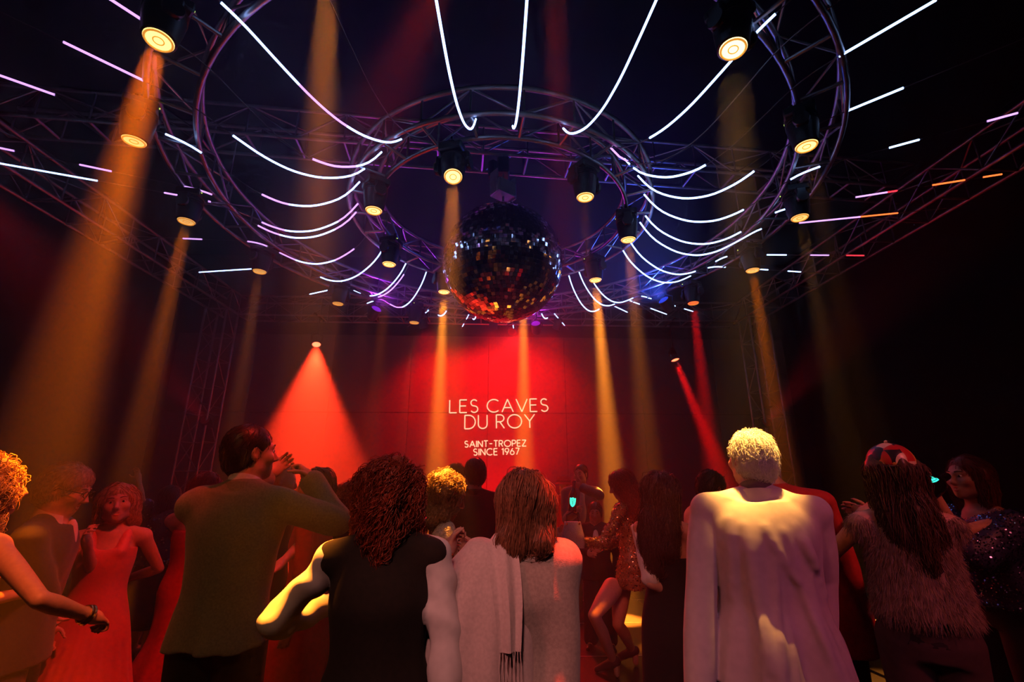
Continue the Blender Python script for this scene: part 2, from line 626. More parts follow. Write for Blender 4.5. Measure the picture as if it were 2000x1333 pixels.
# hanging chain up to the crossing truss
tc_ = st_a + st_d * ((RC - st_a).dot(st_d))
mb.tube([mc + Vector((0, 0, 0.1)), Vector((mc.x, mc.y + 0.02, trz - 0.25)), Vector((mc.x, mc.y + 0.05, trz + 0.02))], 0.012, n=8)
build(mb, 'hanging_rod', M_cable, motor)
hoist = thing('chain_hoist', 'black chain hoist hooked under the crossing truss above the ball', 'hoist', (mc.x, mc.y + 0.03, trz - 0.3))
mb = MB()
mb.box((mc.x, mc.y + 0.06, trz - 0.17), (0.16, 0.26, 0.24), bevel=0.02)
build(mb, 'hoist_body', M_black, hoist)
mb = MB()
mb.lathe([(0.06, -0.1), (0.07, 0), (0.07, 0.12), (0.03, 0.16)], (mc.x - 0.14, mc.y + 0.06, trz - 0.2), 12)
build(mb, 'chain_bag', M_black, hoist)

# ---------------------------------------------------------------- moving-head lamps
M_lens_ring = mat('lens ring', (0.05, 0.04, 0.03), rough=0.25, metal=0.6, var=0.1)


def lens_mat(name, col, s):
    return mat(name, (0.9, 0.8, 0.6), rough=0.2, var=0.03, emit=col, estr=s)


LAMP_GAIN = 6.0
PIV = -0.22                     # tilt pivot under the clamp
LENS = 0.16                     # from pivot to front glass


def make_head():
    r = {}
    mb = MB()
    mb.box((0, 0, 0.0), (0.05, 0.16, 0.05), bevel=0.006)
    mb.tube([(0, -0.07, 0.055), (0, -0.045, 0.06), (0, -0.045, 0.0)], 0.012, n=6)
    mb.tube([(0, 0.07, 0.055), (0, 0.045, 0.06), (0, 0.045, 0.0)], 0.012, n=6)
    r['clamp'] = mb.mesh('clamp')
    mb = MB()
    mb.box((0, 0, -0.065), (0.24, 0.24, 0.085), bevel=0.015)
    mb.box((0, 0.122, -0.065), (0.1, 0.006, 0.04))
    r['base_box'] = mb.mesh('base_box')
    mb = MB()
    for s in (-1, 1):
        mb.box((s * 0.155, 0, -0.195), (0.035, 0.10, 0.17), bevel=0.012)
        mb.lathe([(0.06, -0.018), (0.065, 0), (0.06, 0.018)], (s * 0.165, 0, PIV), 16, R=Matrix.Rotation(PI / 2, 3, 'Y'))
    mb.box((0, 0, -0.118), (0.33, 0.10, 0.03), bevel=0.01)
    r['yoke'] = mb.mesh('yoke')
    mb = MB()      # head around its pivot, glass towards -Z
    mb.lathe([(0.04, 0.17), (0.10, 0.165), (0.118, 0.13), (0.122, 0.04), (0.118, -0.02), (0.108, -0.09), (0.098, -LENS + 0.005), (0.086, -LENS - 0.004), (0.084, -LENS + 0.012)], (0, 0, 0), 28)
    for q in range(5):
        mb.lathe([(0.119, -0.004), (0.126, 0), (0.119, 0.004)], (0, 0, 0.05 + 0.022 * q), 28)
    r['head'] = mb.mesh('head')
    mb = MB()
    mb.lathe([(0.078, -0.004), (0.084, 0.0), (0.084, 0.006), (0.07, 0.008)], (0, 0, -LENS - 0.004), 28)
    r['lens'] = mb.mesh('lens')
    mb = MB()
    mb.tube([(0.075 * math.cos(a), 0.075 * math.sin(a), -LENS - 0.009) for a in np.linspace(0, 2 * PI, 25)[:-1]], 0.007, n=6, closed=True)
    mb.tube([(0.03 * math.cos(a), 0.03 * math.sin(a), -LENS - 0.009) for a in np.linspace(0, 2 * PI, 17)[:-1]], 0.004, n=6, closed=True)
    r['lens_ring'] = mb.mesh('lens_ring')
    r['lens_ring'].materials.append(mat('amber lens ring', (0.8, 0.5, 0.2), rough=0.3, emit=(1.0, 0.36, 0.04), estr=0.75))
    mb = MB()
    mb.box((0.07, 0.125, -0.055), (0.012, 0.006, 0.008))
    r['status_light'] = mb.mesh('status_light')
    for k in ('clamp', 'base_box', 'yoke', 'head'):
        r[k].materials.append(M_black)
    r['status_light'].materials.append(mat('status diode', (0.5, 0.7, 0.1), emit=(0.7, 1.0, 0.15), estr=1.5))
    return r


HEAD = make_head()
LENSES = {}
N_LAMP = 0


def moving_head(lens_pos, target, label, col, lens_col, lens_e, watts, size=7.0, blend=0.45, group='moving head lamps', radius=0.06):
    """hang a lamp so that its front glass sits at lens_pos and points at target"""
    global N_LAMP
    N_LAMP += 1
    lens_pos = Vector(lens_pos)
    aim = (Vector(target) - lens_pos).normalized()
    pivot = lens_pos - aim * LENS
    base = pivot - Vector((0, 0, PIV))
    t = thing('moving_head_lamp', label, 'stage lamp', base, group)
    az = math.atan2(lens_pos.y - RC.y, lens_pos.x - RC.x)
    for k in ('clamp', 'base_box', 'yoke', 'status_light'):
        o = bpy.data.objects.new(k, HEAD[k])
        COL.objects.link(o)
        o.parent = t
        o.rotation_euler.z = az - PI / 2 + (PI if k != 'clamp' else 0)
    h = bpy.data.objects.new('head', HEAD['head'])
    COL.objects.link(h)
    h.parent = t
    h.location = (0, 0, PIV)
    h.rotation_mode = 'QUATERNION'
    h.rotation_quaternion = (-aim).to_track_quat('Z', 'Y')
    key = (lens_col, lens_e)
    if key not in LENSES:
        me = HEAD['lens'].copy()
        me.materials.clear()
        me.materials.append(lens_mat('lens glass %d' % len(LENSES), lens_col, lens_e))
        LENSES[key] = me
    ln = bpy.data.objects.new('lens', LENSES[key])
    COL.objects.link(ln)
    ln.parent = h
    rg = bpy.data.objects.new('lens_ring', HEAD['lens_ring'])
    COL.objects.link(rg)
    rg.parent = h
    watts *= LAMP_GAIN
    if watts > 0:
        ld = bpy.data.lights.new('spot', 'SPOT')
        ld.energy = watts
        ld.color = col
        ld.spot_size = math.radians(size)
        ld.spot_blend = blend
        ld.shadow_soft_size = radius
        lo = bpy.data.objects.new('lamp_beam', ld)
        COL.objects.link(lo)
        lo.parent = h
        lo.location = (0, 0, -LENS - 0.03)
    return t


AMBER = (1.0, 0.18, 0.004)
ORANGE = (1.0, 0.26, 0.02)
GOLD = (1.0, 0.43, 0.075)
RED = (1.0, 0.004, 0.005)
ZL = CAM_Z + 2.69
W = 900.0


def down(px, py, dx=0.0, dy=0.0, z=ZL):
    p = at_z(px, py, z)
    return p, Vector((p.x + dx, p.y + dy, 0.0))


LAMPS = [
    # pixel of the glass, lean (x, y) at the floor, watts, colour, glass strength, label
    ((885, 345), (0.0, 0.0), 1000, ORANGE, 14, 'moving head lamp on the near left of the small ring, amber beam grazing the ball'),
    ((1143, 385), (0.0, 0.0), 260, AMBER, 12, 'moving head lamp on the near right of the small ring beside the ball motor'),
    ((1227, 468), (0.1, 0.2), 1800, ORANGE, 12, 'moving head lamp on the right of the small ring with a smoky orange beam'),
    ((1163, 547), (0.12, 0.0), 14000, ORANGE, 12, 'moving head lamp on the far right of the small ring with the brightest orange beam'),
    ((760, 516), (-0.1, 0.0), 500, AMBER, 12, 'moving head lamp on the far left of the small ring'),
    ((730, 411), (0.0, 0.0), 120, AMBER, 12, 'moving head lamp on the left of the small ring with glowing round glass'),
    ((310, 78), (0.0, 0.0), 1250, (1.0, 0.15, 0.003), 9, 'nearest left moving head lamp on the large ring with the broad amber beam'),
    ((262, 275), (-0.1, 0.3), 600, AMBER, 5, 'second lamp on the left of the large ring, its beam inside the broad amber one'),
    ((364, 432), (0.0, 0.0), 1000, AMBER, 4, 'third lamp on the left of the large ring'),
    ((507, 530), (0.0, 0.0), 700, (1.0, 0.25, 0.04), 3, 'fourth lamp on the left of the large ring'),
    ((660, 593), (-0.1, 0.0), 350, (1.0, 0.12, 0.03), 2, 'fifth lamp on the left of the large ring'),
    ((809, 630), (-0.1, 0.0), 300, (1.0, 0.25, 0.05), 2, 'small far lamp at the back of the large ring left of the ball'),
    ((1354, 592), (0.0, 0.0), 3200, RED, 0, 'far right lamp on the large ring with a thin red beam'),
    ((1470, 528), (0.0, 0.0), 1600, AMBER, 5, 'fourth lamp on the right of the large ring with a short orange beam'),
    ((1562, 425), (0.0, 0.0), 700, (1.0, 0.38, 0.05), 6, 'third lamp on the right of the large ring'),
    ((1575, 285), (0.0, 0.0), 300, (1.0, 0.38, 0.05), 10, 'second lamp on the right of the large ring above the curved tubes'),
]
for (px, lean, w, c, ls, lb) in LAMPS:
    p, q = down(*px, *lean)
    lc = (1.0, 0.56, 0.17) if c is not RED else (1.0, 0.05, 0.03)
    if px == (310, 78):
        q = at_y(58, 1000, 2.14)         # this one falls on the curly blonde guest
    if px == (885, 345):
        q = at_y(866, 975, 2.75)         # and this one on the fair girl's curls
    moving_head(p, q, lb, c, lc, 0.22 * (ls or 6) if px[1] > 300 else 0.28 * ls, w, size=8.5 if px == (310, 78) else 7.0)
# nearest right lamp lights the white-haired guest from above
p = at_z(1432, 95, ZL)
moving_head(p, at_y(1462, 900, 2.3), 'nearest right lamp on the large ring shining on the white-haired guest', GOLD, (1.0, 0.7, 0.3), 3.0, 1250, size=7, radius=0.10)
# two lamps of the small ring hidden behind the ball
for (a, w, lb) in ((124, 11000, 'lamp of the small ring hidden by the left edge of the ball'), (79, 10000, 'lamp of the small ring hidden by the right half of the ball')):
    p = Vector((RC.x + 1.6 * math.cos(math.radians(a)), RC.y + 1.6 * math.sin(math.radians(a)), ZL))
    if a == 124:
        p = at_y(869, 530, p.y)
        p.z = ZL
    moving_head(p, (p.x, p.y, 0), lb, ORANGE, (1.0, 0.62, 0.22), 2.4, w)
# two lamps of the large ring above the top edge of the picture
moving_head((-1.04, 1.92, ZL), at_y(592, 1150, 1.75), 'lamp on the large ring above the top edge at the left', ORANGE, (1.0, 0.62, 0.22), 2.5, 1000, size=6)
moving_head((0.22, 1.8, ZL), (0.23, 1.85, 0.0), 'lamp on the large ring above the top edge near the middle', (1.0, 0.04, 0.01), (1.0, 0.3, 0.1), 6.0, 420, size=4.5)

# ---------------------------------------------------------------- par cans on the back truss (red)
def par_can(pos, target, label, watts, size, blend, e=6.0, col=RED, group='red cans at the back', glass=None, top=None):
    pos = Vector(pos)
    aim = (Vector(target) - pos).normalized()
    t = thing('par_can', label, 'stage lamp', pos, group)
    R = np.array((-aim).to_track_quat('Z', 'Y').to_matrix())
    mb = MB()
    mb.lathe([(0.03, 0.26), (0.075, 0.24), (0.095, 0.2), (0.098, 0.02), (0.104, 0.0), (0.096, -0.004), (0.09, 0.02)], pos, 20, R=R)
    build(mb, 'can_body', M_black, t)
    mb = MB()
    mb.lathe([(0.086, 0.012), (0.088, 0.018), (0.07, 0.022)], pos, 20, R=R)
    build(mb, 'lens', mat('red can glass', (0.9, 0.3, 0.2), rough=0.2, emit=(1.0, 0.12, 0.05), estr=e) if glass is None else mat('can glass %.2f %.2f' % glass[:2], glass, rough=0.2, emit=glass, estr=e), t)
    mb = MB()
    c = pos - aim * 0.13
    sd = aim.cross(Vector((0, 0, 1))).normalized()
    mb.tube([c + sd * 0.11, c + sd * 0.12 + Vector((0, 0, 0.13)), c + Vector((0, 0, 0.19)), c - sd * 0.12 + Vector((0, 0, 0.13)), c - sd * 0.11], 0.012, n=6)
    mb.tube([c + Vector((0, 0, 0.18)), Vector((c.x, c.y, top or max(c.z + 0.3, PB)))], 0.014, n=6)
    build(mb, 'yoke', M_black, t)
    mb = MB()
    zc = top or max(c.z + 0.3, PB)
    e0, e1 = Vector((c.x, c.y, zc)) - hall(0, 0.36), Vector((c.x, c.y, zc)) + hall(0, 0.36)
    mb.tube([e0, e1], 0.02, n=8)
    build(mb, 'clamp_bar', M_black, t)
    ld = bpy.data.lights.new('spot', 'SPOT')
    ld.energy = watts
    ld.color = col
    ld.spot_size = math.radians(size)
    ld.spot_blend = blend
    ld.shadow_soft_size = 0.07
    lo = bpy.data.objects.new('lamp_beam', ld)
    COL.objects.link(lo)
    lo.parent = t
    lo.location = aim * 0.03
    lo.rotation_mode = 'QUATERNION'
    lo.rotation_quaternion = (-aim).to_track_quat('Z', 'Y')
    return t


p = at_y(618, 674, 10.0)
par_can(p, at_y(600, 935, 8.6), 'red can lamp throwing the wide red cone at the left of the backdrop', 24000, 40, 0.35, col=(1.0, 0.03, 0.008))
p = at_y(1319, 704, 10.35)
par_can(p, at_y(1400, 900, 9.8), 'red can lamp throwing the slanting thin red beam at the right', 30000, 9, 0.4)
# backdrop washes: hung on the back truss, aimed at the cloth around the lettering
for k, (u, tu, tz, w) in enumerate(((-1.55, -0.9, 2.5, 620), (0.0, -0.3, 2.8, 760), (1.45, 0.6, 2.5, 620))):
    par_can(hall(u, VB - 0.1, PB - 0.28), hall(tu, BACK_Y - 0.1, tz), ('left', 'middle', 'right')[k] + ' red wash can hung on the back truss aimed at the backdrop', w, 125, 1.0, e=0.05, glass=(0.25, 0.01, 0.012))
# fill spots with no lamp body, added around the camera to colour the guests
def wash(name, pos, target, col, watts, size=70, blend=1.0, soft=0.25):
    ld = bpy.data.lights.new(name, 'SPOT')
    ld.energy = watts
    ld.color = col
    ld.spot_size = math.radians(size)
    ld.spot_blend = blend
    ld.shadow_soft_size = soft
    lo = bpy.data.objects.new(name, ld)
    COL.objects.link(lo)
    lo.location = pos
    lo.rotation_mode = 'QUATERNION'
    lo.rotation_quaternion = (Vector(pos) - Vector(target)).to_track_quat('Z', 'Y')
    return lo


wash('violet_fill', hall(2.6, -2.3, PB - 0.2), (1.1, 2.4, 1.0), (0.34, 0.15, 1.0), 70, 22)
wash('rose_fill', hall(-0.6, -2.4, PB - 0.2), (0.12, 1.9, 1.05), (1.0, 0.36, 0.32), 480, 19)
wash('rose_fill', hall(-2.4, -1.0, PB - 0.5), (0.75, 2.0, 1.05), (1.0, 0.20, 0.18), 210, 24)
wash('amber_fill', hall(-1.7, -1.6, PB - 0.3), (-1.15, 2.3, 1.2), (1.0, 0.50, 0.18), 70, 24)  # added to lift the back of the blazer
wash('rose_fill', hall(3.4, -1.8, PB - 0.2), (1.9, 2.35, 1.2), (1.0, 0.13, 0.10), 460, 22)
wash('rose_fill', hall(-0.9, -2.2, PB - 0.4), (1.05, 4.2, 1.0), (1.0, 0.13, 0.08), 800, 11)
wash('red_front_fill', (-0.3, 1.75, 4.3), (-2.05, 2.9, 0.8), (1.0, 0.03, 0.015), 500, 24, 0.8, 0.08)  # added overhead to light the red dress from the front
wash('red_front_fill', (-0.9, 0.7, 4.2), (-1.9, 1.92, 1.2), (1.0, 0.13, 0.03), 420, 20, 0.8, 0.08)  # added to warm the bare arm at the left edge
for (az, col, w, lb) in ((38, (0.04, 0.10, 1.0), 230, 'added blue can under the far right of the large ring tinting the haze'), (132, (0.36, 0.03, 0.9), 120, 'added violet can under the far left of the large ring tinting the haze'), (80, (0.45, 0.02, 0.7), 120, 'added violet can under the large ring behind the ball tinting the haze')):  # cans added for the blue and violet glow in the haze around the strips
    ca, sa = math.cos(math.radians(az)), math.sin(math.radians(az))
    q = Vector((RC.x + 3.42 * ca, RC.y + 3.42 * sa, ZB - 0.22))
    par_can(q, q + Vector((-ca, -sa, 0.75)), lb, w, 140, 1.0, e=0.6, col=col, group='added colour cans on the large ring', glass=col, top=ZB)
# red cans added on the corner towers to give the trusses a red edge
for (u, tu, nm) in ((UL - 0.02, UL, 'left'), (UR + 0.02, UR, 'right')):
    par_can(hall(u, VB - 0.5, 2.7), hall(tu, 4.6, PB), 'added red can halfway up the %s corner tower reddening the side truss' % nm, 200, 24, 1.0, e=0.05, col=(1.0, 0.02, 0.05), top=3.0, glass=(0.25, 0.01, 0.012))
# red cans added on the side and back trusses to colour the crowd
par_can(hall(UL - 0.05, 4.3, PB - 0.3), (-1.6, 3.4, 1.1), 'added red can on the left side truss reddening the dancers', 170, 22, 1.0, e=0.05, col=(1.0, 0.012, 0.01), glass=(0.25, 0.01, 0.012))
par_can(hall(0.45, VB + 0.1, PB - 0.3), (0.2, 4.5, 1.1), 'added red can on the back truss reddening the crowd', 1900, 44, 1.0, e=0.05, col=(1.0, 0.012, 0.01), glass=(0.25, 0.01, 0.012))
par_can(Vector((-0.35, 9.3, 0.14)), at_y(973, 835, BACK_Y), 'added red can on the floor reddening the backdrop around the lettering', 1700, 75, 1.0, e=0.05, col=(1.0, 0.004, 0.006), top=0.4, glass=(0.25, 0.01, 0.012))  # added behind the crowd to strengthen the red around the lettering

# ---------------------------------------------------------------- glowing light strips
PROF = [(1.75, 3.12), (1.80, 3.0), (1.88, 2.89), (2.0, 2.79), (2.2, 2.67), (2.45, 2.63), (2.7, 2.69), (3.0, 2.85), (3.25, 3.0), (3.45, 3.06)]


def strip_z(r, sag):
    if r <= 3.45:
        z = float(np.interp(r, [q[0] for q in PROF], [q[1] for q in PROF]))
        ln = 3.12 + (3.06 - 3.12) * (r - 1.75) / 1.7
        return CAM_Z + ln + (z - ln) * sag
    return CAM_Z + 3.06 + (r - 3.45) * 0.115


M_w = mat('strip blue-white', (0.6, 0.8, 1.0), emit=(0.30, 0.48, 1.0), estr=5.0)
M_p = mat('strip lilac', (0.8, 0.6, 1.0), emit=(0.62, 0.32, 1.0), estr=2.0)
M_o = mat('strip orange', (1.0, 0.5, 0.3), emit=(1.0, 0.16, 0.03), estr=2.0)
M_r = mat('strip red', (1.0, 0.2, 0.2), emit=(1.0, 0.03, 0.05), estr=2.0)
SM = {'w': M_w, 'p': M_p, 'o': M_o, 'r': M_r}
N_STRIP = 0


def strip(az, sag, lit, label, r_end=None):
    """az in degrees about the ring axis; lit: list of (r0, r1, colour)"""
    global N_STRIP
    N_STRIP += 1
    c, s = math.cos(math.radians(az)), math.sin(math.radians(az))

    def P(r):
        return Vector((RC.x + r * c, RC.y + r * s, strip_z(r, sag)))
    if r_end is None:
        r = 3.6
        while r < 9:
            q = P(r)
            u = q.x * math.cos(YAW) + q.y * math.sin(YAW)
            v = -q.x * math.sin(YAW) + q.y * math.cos(YAW)
            if u < UL or u > UR or v > VB or v < VF:
                break
            r += 0.05
        r_end = r
    t = thing('light_strip', label, 'light strip', P(1.75), 'light strips fanning out from the small ring')
    rs = [1.75 + 0.05 * i for i in range(36)] + list(np.arange(3.6, r_end, 0.3)) + [r_end]
    # smooth the sagging part
    pts = np.array([P(r) for r in rs])
    z = pts[:36, 2].copy()
    for _ in range(4):
        z[1:-1] = (z[:-2] + 2 * z[1:-1] + z[2:]) / 4
    pts[:36, 2] = z
    mb = MB()
    mb.tube(pts, 0.0045, n=6)
    build(mb, 'cable', M_cable, t)
    zz = lambda r: float(np.interp(r, rs, pts[:, 2]))
    for (a, b, k) in lit:
        b = min(b, r_end)
        if b <= a:
            continue
        n = max(2, int((b - a) / 0.06) + 1)
        rr = np.linspace(a, b, n)
        q = [(RC.x + r * c, RC.y + r * s, zz(r)) for r in rr]
        mb = MB()
        mb.tube(q, 0.0095, n=6)
        build(mb, 'lit_tube', SM[k], t)


def az_of(px, py, z=3.12):
    d = ray(px, py)
    q = d * (z / d.z)
    return math.degrees(math.atan2(q.y - RC.y, q.x - RC.x))


STRIPS = [
    # pixel of the inner end, sag, lit stretches
    ((935, 255), 1.0, [(1.75, 3.4, 'w')], 'blue-white strip rising to the top edge left of the middle'),
    ((998, 250), 1.0, [(1.85, 3.4, 'w')], 'blue-white strip running almost straight up above the mirror ball'),
    ((1078, 277), 0.85, [(1.78, 3.4, 'w')], 'blue-white strip rising to the top edge right of the middle'),
    ((1150, 297), 0.7, [(2.3, 3.4, 'w')], 'blue-white strip bowing to the top edge, dark near the small ring'),
    ((1180, 298), 1.0, [(1.75, 1.93, 'p')], 'dark strip with a short lilac end near the right lamp of the small ring'),
    ((1211, 315), 1.0, [(1.75, 1.80, 'w'), (1.84, 2.52, 'w'), (3.58, 4.15, 'w')], 'strip whose bright outer part runs to the upper right corner'),
    ((1241, 345), 1.0, [(1.75, 2.83, 'w'), (3.6, 4.0, 'w')], 'strip bowing right, bright again outside the large ring'),
    ((1257, 380), 1.0, [(1.75, 2.74, 'w'), (3.22, 3.5, 'w'), (4.11, 4.36, 'w'), (4.9, 5.13, 'p')], 'strip bowing right with short lit dashes beyond the large ring'),
    ((1262, 414), 1.0, [(1.78, 2.86, 'w'), (3.28, 3.47, 'w'), (4.2, 4.55, 'p'), (4.55, 4.66, 'r'), (5.05, 5.4, 'o'), (5.6, 5.9, 'o')], 'strip bowing right that ends in orange dashes'),
    ((1253, 432), 1.0, [(1.76, 3.3, 'w'), (3.8, 4.6, 'p'), (4.6, 5.1, 'o')], 'strip bowing right with a long lilac and orange stretch'),
    ((1241, 465), 1.0, [(1.76, 2.75, 'w'), (3.1, 3.3, 'w'), (4.0, 4.35, 'w'), (4.8, 5.15, 'p'), (5.5, 5.9, 'r')], 'strip at the right of the ball with level dashes and a red end'),
    ((1216, 478), 1.0, [(1.8, 2.95, 'w'), (3.3, 3.65, 'w'), (4.2, 4.55, 'w'), (5.0, 5.3, 'w')], 'strip right of the ball with three level blue dashes'),
    ((1178, 533), 0.9, [(1.8, 3.1, 'w'), (3.4, 3.75, 'w'), (4.3, 4.7, 'w'), (5.1, 5.5, 'w')], 'strip behind the brightest beam with sloping blue dashes'),
    ((1127, 520), 0.9, [(1.8, 2.9, 'w'), (3.5, 3.9, 'w'), (4.4, 5.2, 'w')], 'strip right behind the ball hanging in a long bow'),
    ((1109, 527), 1.0, [(1.8, 2.9, 'w'), (3.6, 4.3, 'w')], 'strip right behind the ball hanging nearly straight down'),
    ((843, 515), 1.0, [(1.8, 2.5, 'w'), (2.5, 2.95, 'p'), (3.6, 3.9, 'w')], 'strip left behind the ball hanging nearly straight down'),
    ((806, 500), 0.9, [(1.8, 2.6, 'w'), (3.3, 4.4, 'w')], 'strip left of the ball with a sloping bright end'),
    ((763, 523), 0.9, [(1.9, 2.5, 'p'), (3.0, 3.2, 'w')], 'lilac strip crossing the beam left of the ball'),
    ((717, 484), 0.95, [(1.8, 2.85, 'w'), (4.0, 5.5, 'w')], 'bright strip bowing left under the small ring'),
    ((702, 450), 0.95, [(1.95, 2.2, 'p'), (2.2, 2.75, 'w'), (2.75, 3.0, 'p'), (3.2, 3.5, 'p'), (4.2, 4.5, 'p')], 'strip bowing left with lilac ends'),
    ((695, 407), 0.95, [(1.78, 2.0, 'p'), (2.0, 2.6, 'w'), (2.6, 2.85, 'p'), (3.4, 3.9, 'p'), (4.6, 5.8, 'w')], 'strip bowing left with a level bright stretch at its far end'),
    ((684, 396), 0.95, [(1.75, 1.95, 'p'), (1.95, 2.5, 'w'), (2.5, 2.75, 'p'), (3.3, 3.6, 'p'), (4.3, 4.6, 'p'), (5.2, 5.4, 'p')], 'strip bowing left just above the lowest left ones'),
    ((683, 350), 1.0, [(1.75, 2.4, 'w'), (2.4, 2.65, 'p'), (3.2, 3.5, 'w'), (4.3, 4.7, 'p'), (5.2, 5.5, 'p')], 'strip bowing left from the left edge of the small ring'),
    ((700, 318), 0.75, [(1.78, 2.55, 'w'), (2.55, 2.95, 'w'), (3.6, 4.1, 'p'), (4.6, 5.1, 'w')], 'strip bowing left, second above the left edge of the small ring'),
    ((745, 297), 0.95, [(1.75, 2.0, 'w'), (2.0, 2.4, 'p'), (3.62, 4.1, 'p')], 'strip starting bright on the small ring and fading on its way left'),
    ((775, 265), 0.6, [(1.75, 2.35, 'w'), (2.35, 2.8, 'p'), (2.8, 3.4, 'w')], 'strip sweeping from the small ring to the top edge at the left'),
    ((868, 271), 1.0, [], 'unlit thin strip hanging above the small ring at the left'),
]
for (px, sag, lit, lb) in STRIPS:
    strip(az_of(*px), sag, lit, lb)
for k, a in enumerate((74, 88, 102, 115)):
    strip(a, 1.0, [(2.3, 2.8, 'w'), (3.5, 3.9, 'w'), (4.4, 4.7, 'w')], ('first', 'second', 'third', 'fourth')[k] + ' from the right of the strips mostly hidden behind the ball')

# ---------------------------------------------------------------- haze filling the hall
# the smoke hangs thick at the back and the left and is thinner over the right foreground
XS, YS = 0.75, 4.6


def prism(name, ring, z0, z1, density, label):
    n = len(ring)
    mb = MB()
    mb.add([(x, y, z) for z in (z0, z1) for (x, y) in ring], [tuple(range(n))[::-1], tuple(range(n, 2 * n))] + [(i, (i + 1) % n, n + (i + 1) % n, n + i) for i in range(n)])
    o = build(mb, name, None, smooth=False)
    tag(o, label, 'haze', kind='stuff')
    hm = bpy.data.materials.new('club haze %g' % density)
    hm.use_nodes = True
    nt = hm.node_tree
    nt.nodes.clear()
    out = nt.nodes.new('ShaderNodeOutputMaterial')
    sc_ = nt.nodes.new('ShaderNodeVolumeScatter')
    sc_.inputs['Color'].default_value = (1, 1, 1, 1)
    sc_.inputs['Density'].default_value = density
    sc_.inputs['Anisotropy'].default_value = 0.4
    nt.links.new(sc_.outputs[0], out.inputs['Volume'])
    o.data.materials.append(hm)
    return o


XL = -1.15
prism('haze', [(XL, 1.5), (XS, 1.5), (XS, YS), (7.5, YS), (7.5, BACK_Y - 0.35), (-7.6, BACK_Y - 0.35), (-7.6, YS), (XL, YS)], 0.03, CEIL - 0.05, HAZE, 'smoke haze over the middle and the back of the hall showing the beams')
prism('haze', [(-7.6, 1.5), (XL - 0.002, 1.5), (XL - 0.002, YS - 0.002), (-7.6, YS - 0.002)], 0.03, CEIL - 0.05, HAZE * 2.0, 'dense smoke haze over the left foreground around the broad amber beam')
prism('haze', [(XS + 0.002, 1.5), (7.5, 1.5), (7.5, YS - 0.002), (XS + 0.002, YS - 0.002)], 0.03, CEIL - 0.05, HAZE * 0.3, 'thinner smoke haze over the right foreground')

# ================================================================ guests
# bodies, clothes and hair are grown as smooth solids on a voxel grid and meshed with surface nets


def smin(a, b, k):
    if k <= 0:
        return np.minimum(a, b)
    h = np.maximum(k - np.abs(a - b), 0) / k
    return np.minimum(a, b) - h * h * k * 0.25


